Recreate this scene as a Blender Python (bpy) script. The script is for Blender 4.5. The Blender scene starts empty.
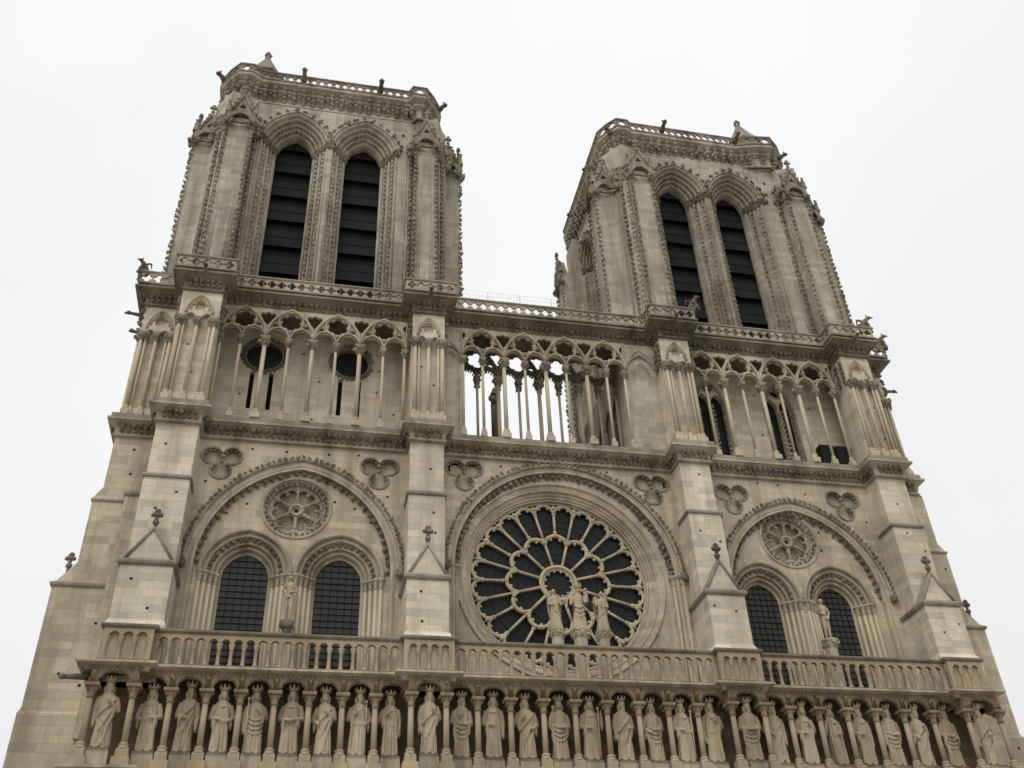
import bpy, bmesh, math, random
from mathutils import Vector, Matrix
from mathutils.geometry import tessellate_polygon
random.seed(7)
PI = math.pi
S = bpy.context.scene
C = S.collection

# ------------------------------------------------------------------ materials
def node_mat(name):
    m = bpy.data.materials.new(name); m.use_nodes = True
    nt = m.node_tree; nt.nodes.clear()
    out = nt.nodes.new('ShaderNodeOutputMaterial'); b = nt.nodes.new('ShaderNodeBsdfPrincipled')
    nt.links.new(b.outputs[0], out.inputs[0])
    return m, nt, b

def N(nt, t, **kw):
    n = nt.nodes.new(t)
    for k, v in kw.items(): setattr(n, k, v)
    return n

def mth(nt, op, a, b=None, c=None):
    n = N(nt, 'ShaderNodeMath', operation=op)
    for i, v in enumerate((a, b, c)):
        if v is None: continue
        if isinstance(v, (int, float)): n.inputs[i].default_value = v
        else: nt.links.new(v, n.inputs[i])
    return n.outputs[0]

def mixc(nt, fac, a, b, mode='MIX'):
    n = N(nt, 'ShaderNodeMix', data_type='RGBA', blend_type=mode)
    for i, v in ((0, fac), (6, a), (7, b)):
        if isinstance(v, (int, float)): n.inputs[i].default_value = v
        elif isinstance(v, tuple): n.inputs[i].default_value = (*v, 1)
        else: nt.links.new(v, n.inputs[i])
    return n.outputs[2]

def ramp(nt, x, lo, hi):
    n = N(nt, 'ShaderNodeMapRange'); n.inputs[1].default_value = lo; n.inputs[2].default_value = hi
    nt.links.new(x, n.inputs[0]); return n.outputs[0]

def noise(nt, vec, scale, detail=5, rough=0.6):
    n = N(nt, 'ShaderNodeTexNoise'); n.inputs['Scale'].default_value = scale
    n.inputs['Detail'].default_value = detail; n.inputs['Roughness'].default_value = rough
    nt.links.new(vec, n.inputs['Vector']); return n.outputs['Fac']

def stone_mat(name, light, dark, grime, blocks=True, grime_amt=0.6, bump=0.25):
    m, nt, b = node_mat(name)
    geo = N(nt, 'ShaderNodeNewGeometry')
    pos = geo.outputs['Position']
    sep = N(nt, 'ShaderNodeSeparateXYZ'); nt.links.new(pos, sep.inputs[0])
    x, y, z = sep.outputs
    u = mth(nt, 'ADD', x, mth(nt, 'MULTIPLY', y, 1.03))
    com = N(nt, 'ShaderNodeCombineXYZ'); nt.links.new(u, com.inputs[0]); nt.links.new(z, com.inputs[1])
    # streaks run down the wall
    st = N(nt, 'ShaderNodeCombineXYZ')
    nt.links.new(x, st.inputs[0]); nt.links.new(y, st.inputs[1]); nt.links.new(mth(nt, 'MULTIPLY', z, 0.12), st.inputs[2])
    n_streak = noise(nt, st.outputs[0], 0.9, 5, 0.65)
    n_big = noise(nt, pos, 0.16, 4, 0.6)
    n_mid = noise(nt, pos, 1.3, 6, 0.7)
    n_fine = noise(nt, pos, 9.0, 4, 0.7)
    col = mixc(nt, ramp(nt, n_big, 0.38, 0.62), dark, light)
    if blocks:
        br = N(nt, 'ShaderNodeTexBrick'); nt.links.new(com.outputs[0], br.inputs['Vector'])
        br.offset = 0.5; br.squash = 0.72; br.squash_frequency = 3
        br.inputs['Color1'].default_value = (0, 0, 0, 1); br.inputs['Color2'].default_value = (1, 1, 1, 1)
        br.inputs['Mortar'].default_value = (0.5, 0.5, 0.5, 1)
        br.inputs['Scale'].default_value = 1.0; br.inputs['Mortar Size'].default_value = 0.014
        br.inputs['Mortar Smooth'].default_value = 0.3
        br.inputs['Brick Width'].default_value = 1.25; br.inputs['Row Height'].default_value = 0.42
        bw = N(nt, 'ShaderNodeRGBToBW'); nt.links.new(br.outputs['Color'], bw.inputs[0])
        # whole-course tone shifts
        wn = N(nt, 'ShaderNodeTexWhiteNoise', noise_dimensions='1D')
        nt.links.new(mth(nt, 'FLOOR', mth(nt, 'DIVIDE', z, 0.42)), wn.inputs['W'])
        t = mth(nt, 'ADD', mth(nt, 'MULTIPLY', bw.outputs[0], 0.65), mth(nt, 'MULTIPLY', wn.outputs[0], 0.35))
        v = N(nt, 'ShaderNodeMapRange'); v.inputs[3].default_value = 0.74; v.inputs[4].default_value = 1.14
        nt.links.new(t, v.inputs[0])
        g = N(nt, 'ShaderNodeCombineColor')
        nt.links.new(v.outputs[0], g.inputs[0]); nt.links.new(v.outputs[0], g.inputs[1])
        nt.links.new(mth(nt, 'MULTIPLY', v.outputs[0], 0.99), g.inputs[2])
        col = mixc(nt, 1.0, col, g.outputs[0], 'MULTIPLY')
        col = mixc(nt, mth(nt, 'MULTIPLY', ramp(nt, bw.outputs[0], 0.78, 0.82), 0.16), col, (0.50, 0.36, 0.20))
        col = mixc(nt, mth(nt, 'MULTIPLY', mth(nt, 'SUBTRACT', 1.0, ramp(nt, bw.outputs[0], 0.10, 0.16)), 0.18), col, (0.30, 0.275, 0.23))
        col = mixc(nt, mth(nt, 'MULTIPLY', br.outputs['Fac'], 0.38), col, tuple(c * 0.42 for c in dark))
    # ochre bloom
    col = mixc(nt, mth(nt, 'MULTIPLY', ramp(nt, noise(nt, st.outputs[0], 0.45, 3), 0.45, 0.75), 0.22), col, (0.42, 0.29, 0.14))
    # dirt: vertical runs and patches with their own shapes
    gm = mth(nt, 'MULTIPLY', ramp(nt, n_streak, 0.44, 0.70), grime_amt)
    col = mixc(nt, gm, col, grime)
    gm2 = mth(nt, 'MULTIPLY', ramp(nt, n_mid, 0.55, 0.85), grime_amt * 0.8)
    col = mixc(nt, gm2, col, grime)
    f = N(nt, 'ShaderNodeMapRange'); f.inputs[3].default_value = 0.86; f.inputs[4].default_value = 1.14
    nt.links.new(n_fine, f.inputs[0])
    g2 = N(nt, 'ShaderNodeCombineColor')
    for i in range(3): nt.links.new(f.outputs[0], g2.inputs[i])
    col = mixc(nt, 1.0, col, g2.outputs[0], 'MULTIPLY')
    nt.links.new(col, b.inputs['Base Color'])
    b.inputs['Roughness'].default_value = 0.92
    b.inputs['Specular IOR Level'].default_value = 0.2
    bp = N(nt, 'ShaderNodeBump'); bp.inputs['Strength'].default_value = bump; bp.inputs['Distance'].default_value = 0.04
    h = mth(nt, 'ADD', mth(nt, 'MULTIPLY', n_mid, 0.6), mth(nt, 'MULTIPLY', n_fine, 0.5))
    if blocks: h = mth(nt, 'SUBTRACT', h, mth(nt, 'MULTIPLY', br.outputs['Fac'], 0.7))
    nt.links.new(h, bp.inputs['Height']); nt.links.new(bp.outputs[0], b.inputs['Normal'])
    return m

def plain_mat(name, col, rough=0.6, var=0.3, scale=2.0, spec=0.3, metal=0.0):
    m, nt, b = node_mat(name)
    geo = N(nt, 'ShaderNodeNewGeometry')
    n = noise(nt, geo.outputs['Position'], scale, 5, 0.65)
    c = mixc(nt, n, tuple(k * (1 - var) for k in col), tuple(k * (1 + var) for k in col))
    nt.links.new(c, b.inputs['Base Color'])
    b.inputs['Roughness'].default_value = rough; b.inputs['Specular IOR Level'].default_value = spec
    b.inputs['Metallic'].default_value = metal
    return m

M = {
 'wall':   stone_mat('limestone_ashlar', (0.59, 0.52, 0.39), (0.45, 0.395, 0.295), (0.17, 0.145, 0.11), True, 0.62),
 'pale':   stone_mat('limestone_cleaned', (0.72, 0.655, 0.52), (0.58, 0.525, 0.41), (0.24, 0.21, 0.165), True, 0.5),
 'tower':  stone_mat('limestone_tower', (0.545, 0.50, 0.40), (0.41, 0.375, 0.30), (0.14, 0.125, 0.10), True, 0.68),
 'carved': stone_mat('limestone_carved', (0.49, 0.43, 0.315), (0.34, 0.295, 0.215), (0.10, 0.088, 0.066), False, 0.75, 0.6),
 'sooty':  stone_mat('limestone_weathered_shade', (0.25, 0.22, 0.165), (0.145, 0.128, 0.10), (0.045, 0.04, 0.033), False, 0.8, 0.7),  # weathered carving; its dark tone also stands in for gallery shade
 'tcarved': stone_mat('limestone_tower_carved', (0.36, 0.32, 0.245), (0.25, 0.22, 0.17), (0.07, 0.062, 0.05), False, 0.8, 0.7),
 'shaft':  stone_mat('limestone_shaft', (0.57, 0.49, 0.355), (0.45, 0.385, 0.275), (0.19, 0.165, 0.125), False, 0.5, 0.3),
 'kshaft': stone_mat('limestone_ochre_shaft', (0.42, 0.345, 0.235), (0.32, 0.26, 0.175), (0.14, 0.11, 0.075), False, 0.5, 0.3),
 'statue': stone_mat('limestone_statue', (0.48, 0.40, 0.28), (0.35, 0.29, 0.195), (0.10, 0.08, 0.055), False, 0.6, 0.4),
 'warm':   stone_mat('limestone_ochre', (0.34, 0.265, 0.17), (0.24, 0.18, 0.115), (0.07, 0.054, 0.038), False, 0.7, 0.5),
 'niche':  stone_mat('limestone_niche_shade', (0.17, 0.125, 0.08), (0.11, 0.08, 0.052), (0.04, 0.03, 0.022), True, 0.5),  # brown soot tone, darkened to stand in for shade in the niches
 'coping': stone_mat('coping_worn', (0.36, 0.325, 0.265), (0.245, 0.22, 0.18), (0.085, 0.076, 0.064), False, 0.7, 0.4),
 'glass':  plain_mat('leaded_glass', (0.036, 0.038, 0.034), 0.55, 0.5, 2.2, 0.25),
 'rglass': plain_mat('rose_glass', (0.014, 0.017, 0.016), 0.55, 0.8, 7.0, 0.2),
 'lead':   plain_mat('lead_cames', (0.006, 0.006, 0.006), 0.7, 0.2, 4.0, 0.15),
 'slate':  plain_mat('louvre_slate', (0.018, 0.018, 0.019), 0.8, 0.85, 1.1, 0.12),
 'iron':   plain_mat('dark_iron', (0.03, 0.03, 0.03), 0.6, 0.2, 4.0, 0.3),
 'steel':  plain_mat('galvanised_wire', (0.40, 0.40, 0.40), 0.5, 0.1, 4.0, 0.3),
 'box':    plain_mat('black_painted_board', (0.012, 0.013, 0.015), 0.7, 0.2, 3.0, 0.2),
 'dark':   plain_mat('interior_shade', (0.012, 0.011, 0.010), 0.95, 0.3, 1.0, 0.05),  # near-black colour stands in for unlit interiors
 'paving': plain_mat('plaza_paving', (0.30, 0.28, 0.25), 0.9, 0.2, 0.4, 0.2),
}

# ------------------------------------------------------------------ mesh builder
_ico = None
def ico():
    global _ico
    if _ico is None:
        bm = bmesh.new(); bmesh.ops.create_icosphere(bm, subdivisions=1, radius=1.0)
        bm.verts.index_update()
        _ico = ([v.co.copy() for v in bm.verts], [[v.index for v in f.verts] for f in bm.faces]); bm.free()
    return _ico

class MB:
    def __init__(s): s.v = []; s.f = []; s.sm = []
    def add(s, vs, fs, smooth=False):
        o = len(s.v); s.v.extend(tuple(v) for v in vs)
        for f in fs: s.f.append([i + o for i in f]); s.sm.append(smooth)
    def box(s, x0, x1, y0, y1, z0, z1, T=None):
        vs = [(x, y, z) for z in (z0, z1) for y in (y0, y1) for x in (x0, x1)]
        if T: vs = [T(*v) for v in vs]
        s.add(vs, [(0, 2, 3, 1), (4, 5, 7, 6), (0, 1, 5, 4), (2, 6, 7, 3), (0, 4, 6, 2), (1, 3, 7, 5)])
    def slab(s, outer, holes, y0, y1, T=None):
        """polygon in the XZ plane with holes, given thickness from y0 to y1"""
        loops = [outer] + list(holes)
        tri = tessellate_polygon([[Vector((p[0], p[1], 0)) for p in l] for l in loops])
        flat = [p for l in loops for p in l]; n = len(flat)
        vs = [(p[0], y0, p[1]) for p in flat] + [(p[0], y1, p[1]) for p in flat]
        if T: vs = [T(*v) for v in vs]
        fs = [tuple(t) for t in tri] + [tuple(i + n for i in reversed(t)) for t in tri]
        o = 0
        for l in loops:
            k = len(l)
            for i in range(k):
                a, b = o + i, o + (i + 1) % k
                fs.append((a, b, b + n, a + n))
            o += k
        s.add(vs, fs)
    def prism(s, poly, z0, z1):
        n = len(poly)
        vs = [(p[0], p[1], z0) for p in poly] + [(p[0], p[1], z1) for p in poly]
        tri = tessellate_polygon([[Vector((p[0], p[1], 0)) for p in poly]])
        fs = [tuple(t) for t in tri] + [tuple(i + n for i in reversed(t)) for t in tri]
        fs += [(i, (i + 1) % n, (i + 1) % n + n, i + n) for i in range(n)]
        s.add(vs, fs)
    def frustum(s, lo, hi):
        """two rectangles/polygons with equal corner count as 3-D point lists"""
        n = len(lo); vs = list(lo) + list(hi)
        fs = [tuple(range(n)), tuple(range(2 * n - 1, n - 1, -1))]
        fs += [(i, (i + 1) % n, (i + 1) % n + n, i + n) for i in range(n)]
        s.add(vs, fs)
    def tube(s, pts, r, n=6, closed=False, smooth=True):
        pts = [Vector(p) for p in pts]; m = len(pts)
        rs = r if isinstance(r, (list, tuple)) else [r] * m
        vs = []; prev = None
        for i, p in enumerate(pts):
            if closed: t = pts[(i + 1) % m] - pts[i - 1]
            else: t = pts[min(i + 1, m - 1)] - pts[max(i - 1, 0)]
            t.normalize()
            if prev is None:
                a = Vector((0, 0, 1)) if abs(t.z) < 0.9 else Vector((1, 0, 0))
                nx = t.cross(a).normalized()
            else:
                nx = (prev - t * prev.dot(t)).normalized()
            prev = nx; ny = t.cross(nx)
            for k in range(n):
                a = 2 * PI * k / n
                vs.append(p + nx * (rs[i] * math.cos(a)) + ny * (rs[i] * math.sin(a)))
        fs = []
        for i in range(m if closed else m - 1):
            j = (i + 1) % m
            for k in range(n): fs.append((i * n + k, i * n + (k + 1) % n, j * n + (k + 1) % n, j * n + k))
        if not closed: fs += [tuple(range(n - 1, -1, -1)), tuple((m - 1) * n + k for k in range(n))]
        s.add(vs, fs, smooth)
    def lathe(s, prof, cx=0, cy=0, z0=0, n=12, smooth=True, sx=1, sy=1, rot=0):
        vs = []; fs = []; m = len(prof)
        for r, z in prof:
            for k in range(n):
                a = 2 * PI * k / n + rot
                vs.append((cx + sx * r * math.cos(a), cy + sy * r * math.sin(a), z0 + z))
        for i in range(m - 1):
            for k in range(n): fs.append((i * n + k, i * n + (k + 1) % n, (i + 1) * n + (k + 1) % n, (i + 1) * n + k))
        fs += [tuple(range(n - 1, -1, -1)), tuple((m - 1) * n + k for k in range(n))]
        s.add(vs, fs, smooth)
    def blob(s, c, r, sc=(1, 1, 1), jit=0.0, smooth=True, T=None):
        vs, fs = ico()
        out = []
        for v in vs:
            k = r * (1 + random.uniform(-jit, jit))
            out.append((c[0] + v.x * k * sc[0], c[1] + v.y * k * sc[1], c[2] + v.z * k * sc[2]))
        if T: out = [T(*p) for p in out]
        s.add(out, fs, smooth)
    def leaf(s, c, r, T=None, sc=(1, 0.8, 1.1)):
        """a carved leaf knob: a ragged lump with a curled tip and a smaller lobe below; some are worn down"""
        w = random.choice((1, 1, 1, 1.05, .92, .85))
        r = r * w * random.uniform(.9, 1.1)
        ox, oz = random.uniform(-.2, .2) * r, random.uniform(-.2, .2) * r
        s.blob((c[0] + ox, c[1], c[2] + oz), r, (sc[0] * random.uniform(.75, 1.15), sc[1], sc[2] * random.uniform(.75, 1.15)), 0.38, False, T)
        if w > .8:
            a = random.choice((-1, 1))
            s.blob((c[0] + a * .55 * r, c[1] - .25 * r, c[2] + .6 * r), r * .5, (1, 1, 1), 0.35, False, T)
            s.blob((c[0] - a * .4 * r, c[1] + .4 * r, c[2] - .85 * r), r * .6, sc, 0.3, False, T)
    def arcsweep(s, path, prof, T=None, closed=False, smooth=False):
        """path: (x, z, nx, nz) with outward normal; prof: closed loop of (radial offset, y)"""
        m = len(path); n = len(prof); vs = []
        for (x, z, nx, nz) in path:
            for (o, y) in prof: vs.append((x + nx * o, y, z + nz * o))
        if T: vs = [T(*v) for v in vs]
        fs = []
        for i in range(m if closed else m - 1):
            j = (i + 1) % m
            for k in range(n): fs.append((i * n + k, i * n + (k + 1) % n, j * n + (k + 1) % n, j * n + k))
        if not closed: fs += [tuple(range(n - 1, -1, -1)), tuple((m - 1) * n + k for k in range(n))]
        s.add(vs, fs, smooth)
    def plansweep(s, path, prof, closed=False):
        """moulding run along a plan polyline; prof: closed loop of (outward offset, z)"""
        P, Mv = miter(path, closed); m = len(P); n = len(prof); vs = []
        for p, mv in zip(P, Mv):
            for (o, z) in prof: vs.append((p[0] + mv[0] * o, p[1] + mv[1] * o, z))
        fs = []
        for i in range(m if closed else m - 1):
            j = (i + 1) % m
            for k in range(n): fs.append((i * n + k, i * n + (k + 1) % n, j * n + (k + 1) % n, j * n + k))
        if not closed: fs += [tuple(range(n - 1, -1, -1)), tuple((m - 1) * n + k for k in range(n))]
        s.add(vs, fs)
    def mesh(s, name, mat):
        me = bpy.data.meshes.new(name)
        me.from_pydata(s.v, [], s.f)
        me.polygons.foreach_set('use_smooth', s.sm)
        bm = bmesh.new(); bm.from_mesh(me)
        bmesh.ops.recalc_face_normals(bm, faces=bm.faces[:])
        bm.to_mesh(me); bm.free()
        me.materials.append(M[mat] if isinstance(mat, str) else mat)
        return me
    def build(s, name, mat, parent=None):
        o = bpy.data.objects.new(name, s.mesh(name, mat)); C.objects.link(o)
        if parent is not None: o.parent = parent
        return o

def miter(path, closed=False):
    P = [Vector((p[0], p[1])) for p in path]; m = len(P); Mv = []
    def nrm(a, b):
        d = (b - a).normalized(); return Vector((d.y, -d.x))
    for i in range(m):
        n1 = nrm(P[i - 1], P[i]) if (i > 0 or closed) else None
        n2 = nrm(P[i], P[(i + 1) % m]) if (i < m - 1 or closed) else None
        if n1 is None: Mv.append(n2); continue
        if n2 is None: Mv.append(n1); continue
        b = (n1 + n2); d = 1 + n1.dot(n2)
        Mv.append(b / max(d, 0.2))
    return P, Mv

def offset_path(path, o, closed=False):
    P, Mv = miter(path, closed)
    return [(p.x + q.x * o, p.y + q.y * o) for p, q in zip(P, Mv)]

def along(path, step, closed=False, inset=0.15):
    """points (x, y, outward nx, ny, tx, ty) evenly along a plan polyline, segment by segment"""
    out = []; m = len(path)
    for i in range(m if closed else m - 1):
        a = Vector(path[i]); b = Vector(path[(i + 1) % m]); L = (b - a).length
        if L < step * 0.6: continue
        d = (b - a) / L; k = max(1, round((L - inset * 2) / step))
        for j in range(k):
            p = a + d * (inset + (j + 0.5) * (L - 2 * inset) / k)
            out.append((p.x, p.y, d.y, -d.x, d.x, d.y))
    return out

def pointed(cx, z0, a, h, base=None, n=14):
    """path of (x, z, nx, nz) over a pointed arch of half span a and rise h, from left to right; jambs down to base"""
    pts = []
    R = (a * a + h * h) / (2 * a); off = R - a
    th = math.atan2(h, off)
    left = []
    for i in range(n + 1):
        t = th * i / n
        left.append((cx + off - R * math.cos(t), z0 + R * math.sin(t), -math.cos(t), math.sin(t)))
    right = [(2 * cx - x, z, -nx, nz) for (x, z, nx, nz) in reversed(left)]
    # at the apex both normals meet: use the mitre so that offsets stay concentric
    ax = left[-1]; k = 1 / max(ax[3], 0.3)
    apex = (cx, z0 + h, 0.0, k if off > 1e-3 else 1.0)
    body = left[:-1] + [apex] + right[1:]
    if base is not None:
        body = [(cx - a, base, -1.0, 0.0)] + body + [(cx + a, base, 1.0, 0.0)]
    return body

def opening(cx, z0, a, h, base, n=14):
    return [(p[0], p[1]) for p in pointed(cx, z0, a, h, base, n)]

def offs(path, o):
    return [(x + nx * o, z + nz * o) for x, z, nx, nz in path]

def circle(cx, cz, r, n=32, a0=0.0):
    return [(cx + r * math.cos(a0 + 2 * PI * i / n), cz + r * math.sin(a0 + 2 * PI * i / n)) for i in range(n)]

def circ_path(cx, cz, r, n=48):
    return [(cx + r * math.cos(2 * PI * i / n), cz + r * math.sin(2 * PI * i / n), math.cos(2 * PI * i / n), math.sin(2 * PI * i / n)) for i in range(n)]

def foil(cx, cz, n, rc, rl, rot=0.0, k=6):
    pts = []; h = PI / n
    al = rc * math.cos(h); dp = rc * math.sin(h)
    p = al + math.sqrt(max(rl * rl - dp * dp, 0))
    be = math.atan2(p * math.sin(h), p * math.cos(h) - rc)
    for i in range(n):
        f = rot + 2 * PI * i / n
        for j in range(k):
            t = f - be + 2 * be * j / k
            pts.append((cx + rc * math.cos(f) + rl * math.cos(t), cz + rc * math.sin(f) + rl * math.sin(t)))
    return pts

def arch_points(path, step):
    """evenly spaced (x, z, nx, nz) along an arch path"""
    out = []; acc = step * 0.5
    for a, b in zip(path[:-1], path[1:]):
        L = math.hypot(b[0] - a[0], b[1] - a[1])
        if L < 1e-6: continue
        t = acc
        while t < L:
            k = t / L
            nx, nz = a[2] + (b[2] - a[2]) * k, a[3] + (b[3] - a[3]) * k
            q = math.hypot(nx, nz) or 1
            out.append((a[0] + (b[0] - a[0]) * k, a[1] + (b[1] - a[1]) * k, nx / q, nz / q)); t += step
        acc = t - L
    return out

def empty(name, loc=(0, 0, 0), label=None, cat=None, group=None):
    o = bpy.data.objects.new(name, None); C.objects.link(o); o.location = loc
    if label: o['label'] = label
    if cat: o['category'] = cat
    if group: o['group'] = group
    return o

def inst(me, name, parent, loc=(0, 0, 0), rz=0, sc=(1, 1, 1)):
    o = bpy.data.objects.new(name, me); C.objects.link(o)
    o.location = loc; o.rotation_euler = (0, 0, rz); o.scale = sc
    if parent is not None: o.parent = parent
    return o

# ------------------------------------------------------------------ ground
g = MB(); g.box(-900, 900, -900, 900, -0.5, 0); gp = g.build('plaza', 'paving'); gp['kind'] = 'structure'

K = empty('cathedral', (0, 0, 0), 'twin-towered pale limestone gothic cathedral front with large round rose window', 'cathedral')

# ================================================================== MAIN DIMENSIONS (metres)
BUT = [(-23.5, -20.95), (-9.2, -6.97), (7.5, 9.72), (20.9, 23.15)]        # the four front buttresses
Z_LEDGE, Z_VBAL, Z_COR0, Z_COR1, Z_GAL0, Z_GAL1 = 18.98, 20.84, 33.65, 34.85, 43.5, 44.8

def putlogs(n, x0, x1, z0, z1, avoid=lambda x, z: False, r=0.075):
    out = []; tries = 0
    while len(out) < n and tries < 400:
        tries += 1
        x, z = random.uniform(x0, x1), random.uniform(z0, z1)
        if avoid(x, z) or any(math.hypot(x - a, z - b) < 1.2 for a, b in out): continue
        out.append((x, z))
    return [[(x - r, z - r), (x + r, z - r), (x + r, z + r), (x - r, z + r)] for x, z in out]

# ------------------------------------------------------------------ lateral bays (left and right of the rose)
def bay(x0, x1, xc, half, wins, rose, trefs):
    zs, h = 25.9, 6.75 * half / 5.8
    big = opening(xc, zs, half - 0.55, h * (half - 0.55) / half + 0.05, 17.0, 20)
    wall = MB()
    tf = [foil(tx, tz, 3, 0.63, 0.58, PI / 2 + PI) for tx, tz in trefs]
    zh = lambda x: zs + h * math.sqrt(max(0, 1 - ((x - xc) / (half + 0.4)) ** 2)) + 0.5
    pl = putlogs(7, x0 + 0.5, x1 - 0.5, 29.0, 33.4, lambda x, z: z < zh(x) or any(math.hypot(x - a, z - b) < 1.5 for a, b in trefs))
    wall.slab([(x0 - .3, 16.5), (x1 + .3, 16.5), (x1 + .3, 34.0), (x0 - .3, 34.0)], [big] + tf + pl, 0.0, 0.34)
    wall.build('facade_wall', 'wall', K)
    # tympanum behind the big arch, pierced by the two windows and the blind rose
    t = MB()
    holes = [offs(pointed(wx, 25.5, hi, hi * 1.16, 17.4), ho - hi + .03) for wx, ho, hi in wins]
    rx, rz, rr = rose
    holes.append(circle(rx, rz, rr, 40))
    holes += putlogs(8, xc - half + 1.0, xc + half - 1, 26, 31.0, lambda x, z: math.hypot(x - rx, z - rz) < rr + 0.3 or any(abs(x - wx) < ho + .3 and z < 29 for wx, ho, hi in wins) or z > zh(x) - 1.6)
    t.slab([(xc - half + 0.2, 16.6), (xc + half - 0.2, 16.6), (xc + half - 0.2, 33.2), (xc - half + 0.2, 33.2)], holes, 0.345, 0.8)
    t.build('tympanum', 'wall', K)
    # relieving arch: moulded ring, two rows of leaf crockets
    a = MB()
    path = pointed(xc, zs, half - 0.55, h * (half - 0.55) / half + 0.05, 17.2, 22)
    a.arcsweep(path, [(-.004, 0.3435), (-.004, 0.16), (0.06, 0.10), (0.06, 0.02), (0.16, -0.03), (0.26, -0.02), (0.26, 0.33)])
    arch = [p for p in path if p[1] > zs - 0.1]
    hood = pointed(xc, zs, half, h, None, 22)
    a.arcsweep(hood, [(-0.09, -0.003), (-0.09, -0.12), (0.0, -0.2), (0.1, -0.14), (0.1, -0.003)])
    ra = a.build('relieving_arch', 'carved', K)
    c = MB()
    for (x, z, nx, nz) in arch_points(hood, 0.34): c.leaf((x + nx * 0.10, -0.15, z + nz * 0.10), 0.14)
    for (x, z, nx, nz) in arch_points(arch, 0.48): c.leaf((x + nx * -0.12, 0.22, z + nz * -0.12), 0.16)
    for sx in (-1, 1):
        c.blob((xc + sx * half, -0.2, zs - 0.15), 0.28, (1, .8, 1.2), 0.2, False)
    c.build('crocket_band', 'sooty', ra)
    # windows
    for wx, ho, hi in wins:
        aw = MB()
        prof_o = ho - hi
        path = pointed(wx, 25.5, hi, hi * 1.16, 17.5, 14)
        st = prof_o / 4.0
        prof = [(0, 1.25), (0, 1.05), (st * .6, 1.0), (st * .6, 0.86), (st, 0.80), (st * 1.6, 0.78), (st * 1.6, 0.66), (st * 2, 0.60), (st * 2.6, 0.58),
                (st * 2.6, 0.48), (st * 3, 0.42), (st * 3.5, 0.40), (st * 3.5, 0.36), (prof_o + 0.1, 0.342), (prof_o + .1, 1.25)]
        aw.arcsweep(path, prof)
        arc = pointed(wx, 25.5, hi, hi * 1.16, None, 14)
        for off, y, r in ((st * 0.95, 0.82, 0.085), (st * 1.75, 0.66, 0.09), (st * 3.0, 0.43, 0.09), (st * 4.05, 0.30, 0.13)):
            aw.tube([(x + nx * off, y, z + nz * off) for (x, z, nx, nz) in arc], r, 6)
        w = aw.build('arched_window', 'carved', K)
        lf = MB()
        for (x, z, nx, nz) in arch_points([(p[0] + p[2] * st * 2.45, p[1] + p[3] * st * 2.45, p[2], p[3]) for p in arc], 0.36):
            lf.leaf((x, 0.50, z), 0.135)
        lf.build('leaf_band', 'sooty', w)
        js = MB(); cp = MB()
        for sx in (-1, 1):
            for q, (off, y) in enumerate(((st * .95, .84), (st * 1.85, .63), (st * 2.8, .46), (st * 3.75, .33))):
                X = wx + sx * (hi + off)
                js.tube([(X, y, 17.6), (X, y, 25.0)], 0.095, 8)
                cp.lathe([(0.09, 0), (0.13, .05), (0.10, .1), (0.17, 0.42), (0.21, .5), (0.23, .52), (0.23, .62), (0.12, .64)], X, y, 24.95, 8)
        js.build('jamb_shafts', 'shaft', w); cp.build('jamb_capitals', 'carved', w)
        gl = MB(); ip = opening(wx, 25.5, hi + 0.04, (hi + .04) * 1.12, 17.6)
        gl.slab(ip, [], 1.10, 1.16)
        gl.build('glass', 'glass', w)
        ld = MB()
        cols = 6
        for k in range(1, cols):
            X = wx - hi + 2 * hi * k / cols
            ld.box(X - .013, X + .013, 1.06, 1.098, 17.6, 25.5 + hi * 1.16 * math.sqrt(max(0.05, 1 - ((X - wx) / hi) ** 2)) * 0.97)
        z = 19.0
        q = 0
        while z < 26.8:
            ww = hi if z < 25.5 else hi * math.sqrt(max(0, 1 - ((z - 25.5) / (hi * 1.16)) ** 2))
            t_ = .022 if q % 3 == 0 else .010
            if ww > .15: ld.box(wx - ww, wx + ww, 1.055, 1.097, z - t_, z + t_)
            z += 0.36; q += 1
        ld.build('leading', 'lead', w)
    # blind rose
    b = MB(); path = circ_path(rx, rz, rr, 48)
    b.arcsweep(path, [(0.0, 1.15), (-0.32, 1.0), (-0.32, 0.5), (-.08, 0.38), (-0.04, 0.29), (0.09, 0.27), (0.12, 0.343), (0.12, 0.8)], closed=True)
    b.slab(circle(rx, rz, rr - .05, 40), [foil(rx, rz, 6, .05, .09)], .97, 1.05)
    ri = rr - 0.36
    for k in range(6):
        an = PI / 2 + k * PI / 3
        b.tube([(rx + .3 * math.cos(an), .66, rz + .3 * math.sin(an)), (rx + (ri - .1) * math.cos(an), .66, rz + (ri - .1) * math.sin(an))], 0.06, 6)
        b.blob((rx + (ri - .12) * math.cos(an), .64, rz + (ri - .12) * math.sin(an)), .12, (1, .8, 1), .2)
    for k in range(12):
        an = PI / 12 + k * PI / 6; cxx, czz = rx + (ri - .32) * math.cos(an), rz + (ri - .32) * math.sin(an)
        b.tube([(cxx + .30 * math.cos(an + t), .66, czz + .30 * math.sin(an + t)) for t in [-2.0 + 4.0 * i / 9 for i in range(10)]], 0.06, 5)
        for sg in (-1, 1): b.blob((cxx + .28 * math.cos(an + sg * 2.05), .64, czz + .28 * math.sin(an + sg * 2.05)), .085, (1, 1, 1), .2)
    b.tube([(x, .62, z) for x, z in circle(rx, rz, .33, 20)], .085, 6, closed=True)
    plate = []
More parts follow.
